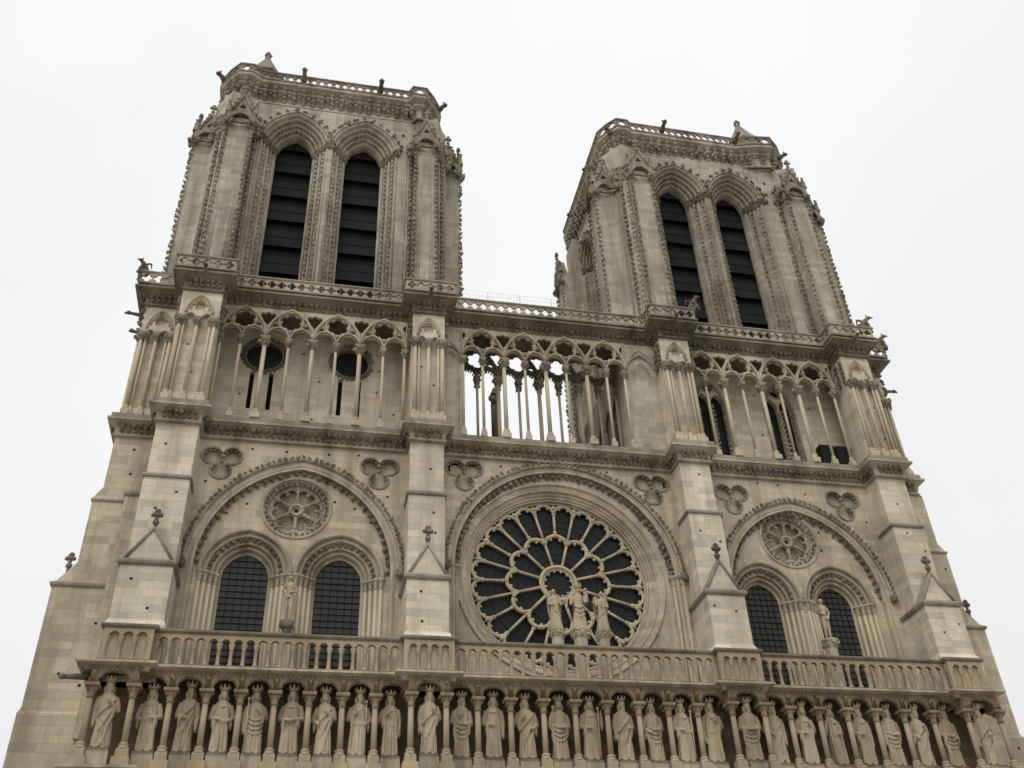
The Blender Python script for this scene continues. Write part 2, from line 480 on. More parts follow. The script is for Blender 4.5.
    for k in range(6):
        a0 = PI / 2 + k * PI / 3; q = []
        for t_ in (.16, ): q.append((rx + .46 * math.cos(a0 + t_ * 1.6), rz + .46 * math.sin(a0 + t_ * 1.6)))
        for j, am in enumerate((a0 + PI / 12 + .03, a0 + PI / 4 - .03)):
            cxx, czz = rx + (ri - .42) * math.cos(am), rz + (ri - .42) * math.sin(am)
            for u in range(7):
                t_ = am - 1.75 + 3.5 * u / 6
                q.append((cxx + .26 * math.cos(t_), czz + .26 * math.sin(t_)))
        q.append((rx + .46 * math.cos(a0 + PI / 3 - .256), rz + .46 * math.sin(a0 + PI / 3 - .256)))
        plate.append(q)
    b.slab(circle(rx, rz, ri + .04, 48), plate + [foil(rx, rz, 6, .10, .06)], .66, .8)
    bo = b.build('blind_rose', 'carved', K)
    c = MB()
    for (x, z, nx, nz) in arch_points(path + path[:1], 0.34): c.leaf((x - nx * 0.17, 0.42, z - nz * 0.17), 0.12)
    c.build('leaf_ring', 'sooty', bo)
    for tx, tz in trefs: trefoil(tx, tz)

def trefoil(tx, tz):
    o = MB(); p = foil(tx, tz, 3, 0.63, 0.58, PI / 2 + PI, 8)
    o.slab(p, [], 0.75, 0.8)
    o.arcsweep([(x, z, (x - tx) * .02, (z - tz) * .02) for x, z in p], [(0, .02), (1, .02), (1, .8), (0, .8)], closed=True)
    o.tube([(x, 0.0, z) for x, z in p], 0.075, 6, closed=True)
    o.tube([(x, 0.16, z) for x, z in foil(tx, tz, 3, 0.62, 0.50, PI / 2 + PI, 8)], 0.05, 5, closed=True)
    for k in range(3):
        an = PI / 2 + PI + 2 * PI * k / 3 + PI / 3
        o.blob((tx + .38 * math.cos(an), .1, tz + .38 * math.sin(an)), .17, (1, .8, 1), .25, False)
        o.tube([(tx + .75 * math.cos(an), .1, tz + .75 * math.sin(an)), (tx + .38 * math.cos(an), .1, tz + .38 * math.sin(an))], .06, 5)
        an += PI / 3
        for j in range(7):
            t = an + (-1.9 + 3.8 * j / 6)
            o.blob((tx + .63 * math.cos(an) + .46 * math.cos(t), .1, tz + .63 * math.sin(an) + .46 * math.sin(t)), .09, (1, 1, 1), .3, False)
    o.blob((tx, .08, tz), .13, (1, 1, 1), .2)
    o.build('trefoil_panel', 'tcarved', K)

bay(-20.95, -9.2, -15.1, 5.8, [(-17.65, 2.38, 1.24), (-12.62, 2.38, 1.24)], (-15.27, 29.7, 1.88), [(-19.7, 32.25), (-10.72, 32.28)])
bay(9.72, 20.9, 15.25, 5.4, [(12.5, 2.22, 1.12), (17.25, 2.22, 1.12)], (14.85, 29.65, 1.86), [(11.4, 32.25), (19.05, 32.3)])

# ------------------------------------------------------------------ rose bay
RX, RZ = 0.0, 26.22
def rose_bay():
    x0, x1 = -6.97, 7.5
    w = MB(); ax, az, ar = 0.3, 26.55, 6.55
    pl = putlogs(4, x0 + .4, x1 - .4, 31, 33.5, lambda x, z: math.hypot(x - ax, z - az) < ar + .9 or abs(x) > 4)
    op = opening(ax, az, ar, ar * 1.0, 17.0, 24)
    w.slab([(x0 - .3, 16.5), (x1 + .3, 16.5), (x1 + .3, 34.0), (x0 - .3, 34.0)], [op, foil(-5.65, 32.6, 3, .63, .58, 1.5 * PI), foil(6.15, 32.5, 3, .63, .58, 1.5 * PI)] + pl, 0, 0.34)
    w.build('facade_wall', 'wall', K)
    trefoil(-5.65, 32.6); trefoil(6.15, 32.5)
    t = MB()
    t.slab([(ax - ar - .2, 16.6), (ax + ar + .2, 16.6), (ax + ar + .2, 33.3), (ax - ar - .2, 33.3)], [circle(RX, RZ, 6.2, 64)], 0.345, 0.55)
    t.build('rose_surround', 'wall', K)
    a = MB(); path = pointed(ax, az, ar, ar * 1.0, 17.2, 30)
    a.arcsweep(path, [(-.004, 0.3435), (-.004, 0.18), (0.06, 0.12), (0.06, 0.04), (0.12, -0.02), (0.2, -0.02), (0.2, 0.33)])
    hood = pointed(ax, az, ar + .42, (ar + .42) * 1.0, None, 30)
    a.arcsweep(hood, [(-0.1, -0.003), (-0.1, -0.13), (0.0, -0.2), (0.1, -0.14), (0.1, -0.003)])
    for sx in (-1, 1):
        for off, y in ((0.35, -0.09), (-.12, 0.18)):
            X = ax + sx * (ar + off)
            a.tube([(X, y, 17), (X, y, 26.0)], .12, 8)
            a.lathe([(0.11, 0), (.16, .06), (.13, .1), (.22, .42), (.28, .5), (.28, .62), (.1, .63)], X, y, 25.95, 8)
    ra = a.build('rose_arch', 'carved', K)
    c = MB()
    for (x, z, nx, nz) in arch_points(hood, 0.35): c.leaf((x + nx * .10, -.15, z + nz * .10), .145)
    arc = [p for p in path if p[1] > az - .1]
    for (x, z, nx, nz) in arch_points(arc, 0.42): c.leaf((x - nx * .16, .2, z - nz * .16), .17)
    for sx in (-1, 1): c.blob((ax + sx * (ar + .42), -.2, az - .12), .3, (1, .8, 1.2), .2, False)
    c.build('crocket_band', 'sooty', ra)
    r = MB(); path = circ_path(RX, RZ, 5.3, 72)
    prof = [(0, 1.5), (0, 0.92), (.10, .86), (.14, .74), (.24, .72), (.30, .62), (.42, .60), (.46, .50), (.56, .49), (.62, .40), (.74, .38), (.80, .30), (.90, .30), (.94, .343), (.94, 1.5)]
    r.arcsweep(path, prof, closed=True)
    for off, y, rad in ((.05, .88, .075), (.53, .48, .08), (.88, .29, .06)):
        r.tube([(x + nx * off, y, z + nz * off) for x, z, nx, nz in path], rad, 6, closed=True)
    ro = r.build('rose_window', 'wall', K)
    gl = MB(); gl.slab(circle(RX, RZ, 5.4, 64), [], 1.28, 1.34); gl.build('glass', 'rglass', ro)
    # leading inside the petals
    ld = MB()
    for rr in (1.5, 1.95, 2.4, 3.3, 3.75, 4.2):
        ld.tube([(x, 1.265, z) for x, z in circle(RX, RZ, rr, 60)], .010, 4, closed=True)
    ld.build('leading', 'lead', ro)
    t = MB()
    P = lambda rad, an, y=1.08: (RX + rad * 1.035 * math.cos(an), y, RZ + rad * 1.035 * math.sin(an))
    t.tube([P(1.02, 2 * PI * i / 36) for i in range(36)], .115, 8, closed=True)
    t.tube([P(.86, 2 * PI * i / 36, 1.14) for i in range(36)], .07, 6, closed=True)
    for k in range(12): t.blob(P(.74, 2 * PI * (k + .5) / 12, 1.12), .085, (1, 1, 1), .1)
    for k in range(12):
        an = PI / 12 + k * PI / 6
        t.tube([P(1.08, an), P(2.5, an)], .085, 8)
        t.blob(P(1.22, an), .11, (1, 1, 1)); t.blob(P(2.42, an), .12, (1, 1, 1), .1)
        # inner petal head between spokes: a trefoiled arc
        mid = PI / 2 + k * PI / 6; hs = 2.505 * math.sin(PI / 12)
        cx, cz = RX + 2.505 * math.cos(PI / 12) * math.cos(mid), RZ + 2.505 * math.cos(PI / 12) * math.sin(mid)
        arc = [(cx + hs * 1.02 * math.cos(mid + q), 1.08, cz + hs * 1.02 * math.sin(mid + q)) for q in [-PI / 2 + PI * i / 10 for i in range(11)]]
        t.tube(arc, .125, 6)
        for q in (-.95, 0, .95): t.blob((cx + (hs + .02) * math.cos(mid + q), 1.02, cz + (hs + .02) * math.sin(mid + q)), .13, (1, .9, 1), .22)
        for q in (-.62, .62): t.blob((cx + (hs - .15) * math.cos(mid + q), 1.1, cz + (hs - .15) * math.sin(mid + q)), .12, (1, .9, 1), .15)
    for k in range(24):
        an = k * PI / 12
        base = 3.06 if k % 2 == 0 else 2.62
        t.tube([P(base, an), P(4.45, an)], .082, 8)
        t.blob(P(base + .12, an), .14, (1, 1, 1)); t.blob(P(4.36, an), .15, (1, 1, 1), .15); t.blob(P(4.75, an, 1.02), .17, (1, .9, 1), .2)
        mid = an + PI / 24; R0 = 4.575; hs = R0 * math.sin(PI / 24)
        cx, cz = RX + R0 * math.cos(PI / 24) * math.cos(mid), RZ + R0 * math.cos(PI / 24) * math.sin(mid)
        t.tube([(cx + hs * math.cos(mid + q), 1.08, cz + hs * math.sin(mid + q)) for q in [-PI / 2 + PI * i / 8 for i in range(9)]], .11, 6)
        for q in (-.6, .6): t.blob((cx + (hs - .13) * math.cos(mid + q), 1.1, cz + (hs - .13) * math.sin(mid + q)), .11, (1, .9, 1), .15)
        t.tube([P(4.5, an), P(5.1, an)], .055, 5)
    t.tube([P(5.08, 2 * PI * i / 72) for i in range(72)], .09, 6, closed=True)
    t.build('tracery', 'shaft', ro)
rose_bay()

# ------------------------------------------------------------------ buttresses
def cross_finial(mb, x, y, z, s=1.0, T=None):
    T = T or (lambda a, b, c: (a, b, c))
    for (dx, dz, r) in ((0, 0.1, .2), (0, .36, .13), (-.17, .58, .17), (.17, .58, .17), (0, .58, .22), (0, .8, .19)):
        mb.blob(T(x + dx * s, y, z + dz * s), r * s, (1, .9, 1), .15)
    mb.tube([T(x, y, z - .3 * s), T(x, y, z + .8 * s)], .1 * s, 6)

def buttress(x0, x1):
    b = MB(); xc = (x0 + x1) / 2
    pl = lambda n, z0, z1: putlogs(n, x0 + .3, x1 - .3, z0, z1)
    b.slab([(x0, 18.4), (x1, 18.4), (x1, 24.45), (x0, 24.45)], pl(2, 22, 24), -2.5, 0.297)
    b.slab([(x0 + .08, 24.45), (x1 - .08, 24.45), (x1 - .08, 30.05), (x0 + .08, 30.05)], pl(2, 27.5, 29.8), -1.6, 0.294)
    b.slab([(x0 + .12, 30.05), (x1 - .12, 30.05), (x1 - .12, 34.0), (x0 + .12, 34.0)], pl(1, 31, 33), -1.35, 0.291)
    # weathered plinth at the balcony
    b.frustum([(x0 - .14, -2.72, 18.4), (x1 + .14, -2.72, 18.4), (x1 + .14, .1, 18.4), (x0 - .14, .1, 18.4)],
              [(x0 - .14, -2.72, 21.15), (x1 + .14, -2.72, 21.15), (x1 + .14, .1, 21.15), (x0 - .14, .1, 21.15)])
    b.frustum([(x0 - .14, -2.72, 21.15), (x1 + .14, -2.72, 21.15), (x1 + .14, .1, 21.15), (x0 - .14, .1, 21.15)],
              [(x0 - .003, -2.503, 21.5), (x1 + .003, -2.503, 21.5), (x1 + .003, .1, 21.5), (x0 - .003, .1, 21.5)])
    o = b.build('buttress', 'pale', K)
    c = MB()
    # eaves drip all round, sloped weathering, set-off at 30 m
    e0, e1 = x0 - .16, x1 + .16
    c.plansweep([(x0, .2), (x0, -2.5), (x1, -2.5), (x1, .2)], [(0.002, 24.30), (.15, 24.42), (.18, 24.55), (.0, 24.68), (-.3, 24.9), (-.3, 24.3)])
    c.plansweep([(x0 + .08, -.002), (x0 + .08, -1.6), (x1 - .08, -1.6), (x1 - .08, -.002)], [(0.002, 29.92), (.1, 30.0), (.12, 30.1), (-.1, 30.32), (-.26, 30.36), (-.26, 29.9)])
    c.build('set_off', 'coping', o)
    gbl = MB(); gw = (x1 - x0) / 2 - .12
    gbl.slab([(xc - gw, 24.6), (xc + gw, 24.6), (xc, 26.45)], [], -2.36, -1.3)
    g = gbl.build('gablet', 'pale', o)
    r = MB()
    for sx in (-1, 1):
        r.tube([(xc + sx * (gw + .08), -2.38, 24.62), (xc, -2.38, 26.52)], .085, 6)
        r.frustum([(xc + sx * (gw + .1), -2.42, 24.62), (xc + sx * (gw + .1), -1.2, 24.62), (xc, -1.2, 26.52), (xc, -2.42, 26.52)],
                  [(xc + sx * (gw + .1), -2.42, 24.72), (xc + sx * (gw + .1), -1.2, 24.72), (xc, -1.2, 26.62), (xc, -2.42, 26.62)])
    r.build('gablet_roof', 'coping', g)
    f = MB(); cross_finial(f, xc, -2.3, 26.75, .95); f.build('finial', 'sooty', g)
    return o
BO = [buttress(*b) for b in BUT]

# corner masses with their stepped outline
def corner(sg, xo):
    """sg -1 left, +1 right; xo = outer face at the foot"""
    X = lambda v: v
    def bx(mb, a, b, y0, y1, z0, z1):
        x0, x1 = sorted((sg * a, sg * b)); mb.box(x0, x1, y0, y1, z0, z1)
    mb = MB()
    inn = 20.9
    def sl(a, b, z0, z1, y0, n):
        x0, x1 = sorted((sg * a, sg * b))
        mb.slab([(x0, z0), (x1, z0), (x1, z1), (x0, z1)], putlogs(n, x0 + .3, x1 - .3, z0 + .6, z1 - .5), y0, 13.6)
    sl(inn, xo + .12, 0, 17.8, .4, 3)
    sl(inn, xo, 17.8, 24.5, .5, 4)
    sl(inn, xo - .95, 24.5, 29.55, .5, 3)
    sl(inn, xo - 1.35, 29.55, 33.7, .5, 3)
    # weatherings
    def wz(a, b, z0, z1, y0):
        x0 = sg * a; x1 = sg * b
        mb.frustum([(sg * inn, y0, z0), (x0, y0, z0), (x0, 13.5, z0), (sg * inn, 13.5, z0)],
                   [(sg * inn, y0 + .3, z1), (x1, y0 + .3, z1), (x1, 13.2, z1), (sg * inn, 13.2, z1)])
    wz(xo + .003, xo - .953, 24.503, 26.0, .55)
    wz(xo - .85, xo - 1.353, 29.553, 30.65, .55)
    wz(xo + .117, xo + .003, 17.803, 18.3, .44)
    o = mb.build('corner_buttress', 'wall', K)
    c = MB()
    for (a, z, y0) in ((xo, 24.4, .5), (xo - .95, 29.45, .5)):
        pa = [(sg * inn, y0), (sg * a, y0), (sg * a, 13)]
        if sg < 0: pa = [(sg * a, 13), (sg * a, y0), (sg * (a - 2.7), y0)]
        else: pa = [(sg * (a - 2.7), y0), (sg * a, y0), (sg * a, 13)]
        if z < 26: c.plansweep(pa, [(.003, z - .1), (.12, z), (.14, z + .12), (-.1, z + .3), (-.1, z - .1)])
        else: c.plansweep(pa, [(.003, z - .06), (.08, z), (.09, z + .1), (-.1, z + .2), (-.1, z - .06)])
    # inner stepped pier between corner and front buttress
    xi0, xi1 = sorted((sg * (xo - 2.7), sg * (xo - 3.9)))
    c.plansweep([(xi0, .4), (xi0, -.1), (xi1, -.1), (xi1, .4)], [(0, 29.5), (.1, 29.6), (.1, 29.72), (-.05, 29.9), (-.05, 29.5)])
    c.build('set_off', 'coping', o)
    p = MB(); p.box(xi0, xi1, -.1, .45, 16.5, 29.7); p.build('inner_pier', 'wall', o)
    f = MB(); cross_finial(f, sg * (xo - .5), .8, 25.55, .9); f.build('finial', 'sooty', o)
corner(-1, 27.15); corner(1, 26.75)

# ------------------------------------------------------------------ cornice under the high gallery, and gallery cornice
def facade_path(yb, yf, ex=0.0):
    p = [(-25.85, 9.0), (-25.85, .45), (-23.45, .45)]
    for i, (a, b) in enumerate(BUT):
        p += [(a + .08 - ex, .45 if i == 0 else yb), (a + .08 - ex, yf), (b - .08 + ex, yf), (b - .08 + ex, .45 if i == 3 else yb)]
    p += [(25.1, .45), (25.1, 9.0)]
    q = [p[0]]
    for a in p[1:]:
        if math.hypot(a[0] - q[-1][0], a[1] - q[-1][1]) > .02: q.append(a)
    return q

def cornice(name, path, z0, z1, over, leaf=True, mat='carved', step=.36):
    c = MB(); h = z1 - z0
    c.plansweep(path, [(.002, z0), (.10, z0 + .03), (.12, z0 + .11), (.03, z0 + .16), (.06, z0 + h * .5), (over * .8, z0 + h * .72), (over, z0 + h * .76), (over, z0 + h * .88), (over - .2, z1), (-.25, z1 + .03), (-.25, z0)])
    o = c.build(name, mat, K)
    l = MB()
    for (x, y, nx, ny, tx, ty) in along(path, step):
        zz = z0 + h * .42
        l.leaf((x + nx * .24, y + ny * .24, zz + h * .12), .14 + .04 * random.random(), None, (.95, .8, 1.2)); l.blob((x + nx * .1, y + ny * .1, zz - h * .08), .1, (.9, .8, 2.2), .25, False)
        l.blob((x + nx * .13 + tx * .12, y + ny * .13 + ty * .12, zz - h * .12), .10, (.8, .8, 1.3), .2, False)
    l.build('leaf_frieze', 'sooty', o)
    return o
PD = facade_path(-.1, -1.5)
cornice('gallery_base_cornice', PD, Z_COR0, Z_COR1, .5)
cornice('gallery_top_cornice', PD, Z_GAL0, Z_GAL1, .72, mat='sooty')
cap = MB(); P2 = offset_path(PD, .3)
cap.plansweep(PD, [(.35, Z_COR1 - .02), (.35, Z_COR1 + .22), (-.3, Z_COR1 + .24), (-.3, Z_COR1 - .02)])
cap.build('column_plinth', 'coping', K)

# pierced balustrade along a plan path
def pierced(path, z0, z1, step, name, parent, mat='sooty', thick=.14, closed=False):
    m = MB(); rl = MB()
    P = path; n = len(P)
    h = z1 - z0
    for i in range(n if closed else n - 1):
        a = Vector(P[i]); b = Vector(P[(i + 1) % n]); L = (b - a).length
        if L < .25: continue
        d = (b - a) / L; nn = Vector((d.y, -d.x))
        def T(s, y, z, a=a, d=d, nn=nn): return (a.x + d.x * s - nn.x * y, a.y + d.y * s - nn.y * y, z)
        k = max(1, int((L - .16) / step)); sp = (L - .1) / k
        holes = []
        zc = z0 + h * .5; r = min(sp, h * .8) * .265
        for j in range(k):
            s = .05 + (j + .5) * sp
            holes.append(foil(s, zc, 4, r, r * .86, PI / 4 * 0, 4))
        m.slab([(0, z0 + .1), (L, z0 + .1), (L, z1 - .08), (0, z1 - .08)], holes, -thick / 2, thick / 2, T)
    o = m.build(name, mat, parent)
    rl.plansweep(P, [(-.13, z0), (.14, z0), (.16, z0 + .1), (-.13, z0 + .11)], closed)
    rl.plansweep(P, [(-.14, z1 - .09), (.12, z1 - .09), (.17, z1 - .03), (.15, z1 + .05), (-.14, z1 + .07)], closed)
    rl.build('rail', 'coping', o)
    return o
pierced(offset_path(PD, .55)[1:-1], Z_GAL1 + .04, 45.82, .60, 'gallery_balustrade', K, 'carved')
# chimneys of tiny corner posts
# ------------------------------------------------------------------ high gallery arcade
shaft_cache = {}
def column_meshes(r, h, key, mats, n=10):
    if key in shaft_cache: return shaft_cache[key]
    s = MB(); s.lathe([(r * 1.0, .5), (r * .98, h * .5), (r * .93, h - .6)], 0, 0, 0, n)
    c = MB(); c.lathe([(r * .95, h - .64), (r * 1.4, h - .6), (r * 1.0, h - .54), (r * 1.25, h - .35), (r * 2.6 if mats[0] != 'kshaft' else r * 1.9, h - .14)], 0, 0, 0, n)
    if mats[0] == 'kshaft':
        for k in range(4):
            a = PI / 4 + k * PI / 2
            c.leaf((1.75 * r * math.cos(a), 1.75 * r * math.sin(a), h - .24), r * .5)
    for k in range(6 if mats[0] != 'kshaft' else 0):
        a = 2 * PI * k / 6
        c.leaf((2.0 * r * math.cos(a), 2.0 * r * math.sin(a), h - .26), r * .95); c.leaf((1.35 * r * math.cos(a + .5), 1.35 * r * math.sin(a + .5), h - .46), r * .65)
    c.lathe([(r * 2.9, h - .16), (r * 3.2, h - .11), (r * 3.2, h), (r * 1.2, h + .005)], 0, 0, 0, 4, False, rot=PI / 4)
    b = MB(); b.lathe([(r * 2.6, 0), (r * 2.6, .3), (r * 2.3, .36)], 0, 0, 0, 4, False, rot=PI / 4)
    b.lathe([(r * 1.8, .35), (r * 1.9, .43), (r * 1.4, .49), (r * 1.35, .54), (r * 1.6, .6), (r * 1.05, .68)], 0, 0, 0, n)
    shaft_cache[key] = (s.mesh('colonnette', mats[0]), c.mesh('capital', mats[1]), b.mesh('column_base', mats[2]))
    return shaft_cache[key]

def column(x, y, z, r, h, name='colonnette', parent=K, mats=('shaft', 'tcarved', 'shaft')):
    ms, mc, mbm = column_meshes(r, h, (r, round(h, 2)), mats)
    o = inst(ms, name, parent, (x, y, z)); inst(mc, 'capital', o); inst(mbm, 'column_base', o)
    return o

ZC0, ZC1 = 35.08, 41.2
def trefoil_light(mb, cx, half, zs, h, y):
    """cusped head of one light: bumps along its edge"""
    for (x, z, nx, nz) in arch_points(pointed(cx, zs, half, h, None, 8), .2):
        mb.blob((x - nx * .03, y, z - nz * .03), .062, (1, 1.3, 1), .15)

def arcade(xs, y, name, zc1=ZC1, ztop=43.52, cols=True, mat='carved'):
    """xs: big, thin, big, thin ... column positions"""
    nb = (len(xs) - 1) // 2
    tr = MB(); bot = []; holes = []
    for k in range(nb):
        a, m, b = xs[2 * k], xs[2 * k + 1], xs[2 * k + 2]
        for (p, q) in ((a, m), (m, b)):
            cx, hf = (p + q) / 2, (q - p) / 2 - .07
            bot += [(cx - hf - .02, zc1)] + [(u, w) for (u, w, _, _) in pointed(cx, zc1, hf, hf * 1.0, None, 7)] + [(cx + hf + .02, zc1)]
    outer = bot + [(xs[-1], zc1), (xs[-1], ztop), (xs[0], ztop), (xs[0], zc1)]
    q = [outer[0]]
    for p in outer[1:]:
        if math.hypot(p[0] - q[-1][0], p[1] - q[-1][1]) > .004: q.append(p)
    outer = q
    ocs = []
    for k in range(nb):
        a, m, b = xs[2 * k], xs[2 * k + 1], xs[2 * k + 2]
        cx, hf = (a + b) / 2, (b - a) / 2
        zo = zc1 + 1.36
        holes.append(foil(cx, zo, 6, .43, .27, PI / 6, 4)); ocs.append((cx, zo))
    for k in range(1, nb):
        X = xs[2 * k]
        holes.append([(X, 42.2), (X + .17, 42.42), (X + .36, 42.72), (X + .5, 43.02), (X + .38, 43.2), (X + .2, 43.16), (X, 43.3), (X - .2, 43.16), (X - .38, 43.2), (X - .5, 43.02), (X - .36, 42.72), (X - .17, 42.42)])
    for s_, X in ((1, xs[0]), (-1, xs[-1])):
        holes.append([(X + s_ * .1, 42.55), (X + s_ * .30, 42.9), (X + s_ * .26, 43.15), (X + s_ * .08, 43.2)])
    for k in range(nb):   # small eyes between oculus and lights
        a, m, b = xs[2 * k], xs[2 * k + 1], xs[2 * k + 2]
        hf = (b - a) / 2
        for s_ in (-1, 1):
            holes.append(circle(m + s_ * (hf * .665), zc1 + 1.0, .17, 9))
    tr.slab(outer, holes, y - .1, y + .1)
    for k in range(nb):
        a, m, b = xs[2 * k], xs[2 * k + 1], xs[2 * k + 2]
        cx, hf = (a + b) / 2, (b - a) / 2
        tr.tube([(u, y - .19, w) for (u, w, _, _) in pointed(cx, zc1 + .05, hf - .02, 2.25, None, 10)], .085, 6)
        for (p, q2) in ((a, m), (m, b)):
            c2, h2 = (p + q2) / 2, (q2 - p) / 2
            tr.tube([(u, y - .16, w) for (u, w, _, _) in pointed(c2, zc1, h2 - .04, h2 * 1.15, None, 7)], .07, 6)
            trefoil_light(tr, c2, h2 - .12, zc1, h2 * 1.05, y)
        tr.tube([(u, y - .16, w) for u, w in circle(cx, zc1 + 1.36, .76, 20)], .06, 6, closed=True)
        tr.blob((m, y - .22, zc1 + .5), .11, (1, 1, 1.2), .2, False)
    for k in range(nb + 1):
        tr.leaf((xs[2 * k], y - .22, zc1 + .35), .12)
    o = tr.build(name, mat, K)
    if cols:
        for i, X in enumerate(xs):
            r = .14 if i % 2 == 0 else .095
            if i in (0, len(xs) - 1):
                column(X + (.12 if i == 0 else -.12), y + .02, ZC0, .10, zc1 - ZC0)
            else: column(X, y, ZC0, r, zc1 - ZC0)
    return o
GL = [-21.0, -19.66, -18.2, -16.74, -15.28, -13.82, -12.33, -10.84, -9.35]
GC = [-5.82, -4.42, -3.0, -1.6, -.2, 1.17, 2.57, 3.94, 5.32]
GR = [9.62, 10.92, 12.25, 13.58, 14.98, 16.34, 17.7, 19.08, 20.5]
arcade(GL, -.3, 'arcade_tracery'); arcade(GC, -.3, 'arcade_tracery'); arcade(GR, -.3, 'arcade_tracery')
# rear arcade of the open middle bay, crocketed; dark stone stands in for backlit shade
arcade(GC, 1.75, 'rear_arcade_tracery', mat='sooty')
rc = MB()
for a_, b_ in zip(GC[:-1], GC[1:]):
    for (x, z, nx, nz) in arch_points(pointed((a_ + b_) / 2, 41.0, (b_ - a_) / 2 - .1, .75, 40.3, 8), .22): rc.leaf((x - nx * .02, 1.75, z - nz * .02), .1)
pinn = MB(); pinn.box(-2.62, -2.2, 5.8, 6.2, 34.5, 42.9); pinn.blob((-2.55, 5.75, 42.4), .35, (1.2, .7, .9), .2); pinn.frustum([(-2.7, 5.7, 42.9), (-2.1, 5.7, 42.9), (-2.1, 6.3, 42.9), (-2.7, 6.3, 42.9)], [(-2.45, 5.95, 43.6), (-2.35, 5.95, 43.6), (-2.35, 6.05, 43.6), (-2.45, 6.05, 43.6)])
pinn.build('terrace_pinnacle', 'sooty', K)
rc.build('rear_crockets', 'sooty', K)

def blind_panel(x0, x1, y, name='blind_arch'):
    """narrow wall pier at the ends of the open bay, with a cusped blind arch"""
    b = MB(); cx = (x0 + x1) / 2; hf = (x1 - x0) / 2 - .12
    b.slab([(x0, 35.0), (x1, 35.0), (x1, 43.6), (x0, 43.6)], [opening(cx, 41.2, hf, hf * 1.5, 35.35, 8)], y, y + .2)
    b.box(x0, x1, y + .15, y + 2.0, 34.9, 43.58)
    b.tube([(u, y - .02, w) for (u, w, _, _) in pointed(cx, 41.2, hf + .03, hf * 1.9, None, 8)], .06, 6)
    b.tube([(u, y - .02, w) for (u, w, _, _) in pointed(cx, 41.2, hf * .55, hf * .8, None, 8)], .05, 6)
    return b.build(name, 'tower', K)
blind_panel(-7.2, -5.8, -.28); blind_panel(5.3, 7.6, -.28)

# back walls of the closed gallery bays
def back_left():
    b = MB(); holes = []
    for cx in (-18.25, -12.75):
        holes.append(circle(cx, 41.3, 1.15, 28))
        for dx in (-.6, .58): holes.append([(cx + dx - .14, 37.1), (cx + dx + .14, 37.1), (cx + dx + .14, 39.9), (cx + dx - .14, 39.9)])
    holes += putlogs(9, -20.5, -9.6, 36, 42.6, lambda x, z: min(abs(x + 18.25), abs(x + 12.75)) < 1.2)
    b.slab([(-22.3, 34.5), (-8.2, 34.5), (-8.2, 44.2), (-22.3, 44.2)], holes, 1.6, 2.3)
    o = b.build('gallery_back_wall', 'pale', K)
    for cx in (-18.25, -12.75):
        for dx in (-.6, .58):
            sl_ = MB(); sl_.box(cx + dx - .2, cx + dx + .2, 1.95, 2.02, 37.0, 40.0); sl_.build('slit_shade_panel', 'dark', K)  # dark panel painted in for the shade inside each slit
        r = MB()
        r.arcsweep(circ_path(cx, 41.3, 1.1, 32), [(0, 1.95), (0, 1.7), (.1, 1.55), (.22, 1.52), (.25, 1.597), (.25, 1.95)], closed=True)
        ro = r.build('gallery_oculus', 'sooty', K)
        gl = MB(); gl.slab(circle(cx, 41.3, 1.15, 24), [], 2.05, 2.1); gl.build('glass', 'rglass', ro)
        l = MB()
        for (x, z, nx, nz) in arch_points(circ_path(cx, 41.3, 1.34, 32), .3): l.leaf((x, 1.52, z), .13)
        l.build('leaf_ring', 'sooty', ro)
back_left()
def back_right():
    b = MB(); lan = []
    for cx in (11.95, 17.05):
        for dx in (-.52, .52): lan.append((cx + dx, 40.6, .47, .85, 35.6))
    holes = [opening(*l) for l in lan]
    holes += [circle(cx, 42.0, .38, 16) for cx in (11.95, 17.05)]
    holes += putlogs(6, 13.3, 20.3, 36, 42.6, lambda x, z: min(abs(x - 17.05), abs(x - 11.95)) < 1.4)
    b.slab([(8.8, 34.5), (22.2, 34.5), (22.2, 44.2), (8.8, 44.2)], holes, 1.6, 2.3)
    b.build('gallery_back_wall', 'pale', K)
    for cx in (11.95, 17.05):
        t = MB()
        t.tube([(u, 1.55, w) for (u, w, _, _) in pointed(cx, 40.4, 1.08, 2.2, 35.3, 10)], .1, 6)
        t.tube([(cx, 1.58, 35.3), (cx, 1.58, 40.5)], .07, 6)
        for (x, z, nx, nz) in [q for q in arch_points(pointed(cx, 40.4, 1.08, 2.2, 35.6, 10), .36)]:
            t.leaf((x - nx * .1, 1.5, z - nz * .1), .085)
        for z in [35.8 + .38 * i for i in range(13)]:
            for dx in (-.11, .11): t.leaf((cx + dx, 1.52, z), .11)
            for dx in (-.98, .98): t.leaf((cx + dx * .96, 1.55, z), .12)
        t.tube([(u, 1.58, w) for u, w in circle(cx, 42.0, .44, 16)], .06, 6, closed=True)
        w = t.build('lancet_window', 'carved', K)
        gl = MB(); gl.box(cx - 1.0, cx + 1.0, 2.0, 2.05, 35.5, 42.5); gl.build('glass', 'rglass', w)
back_right()

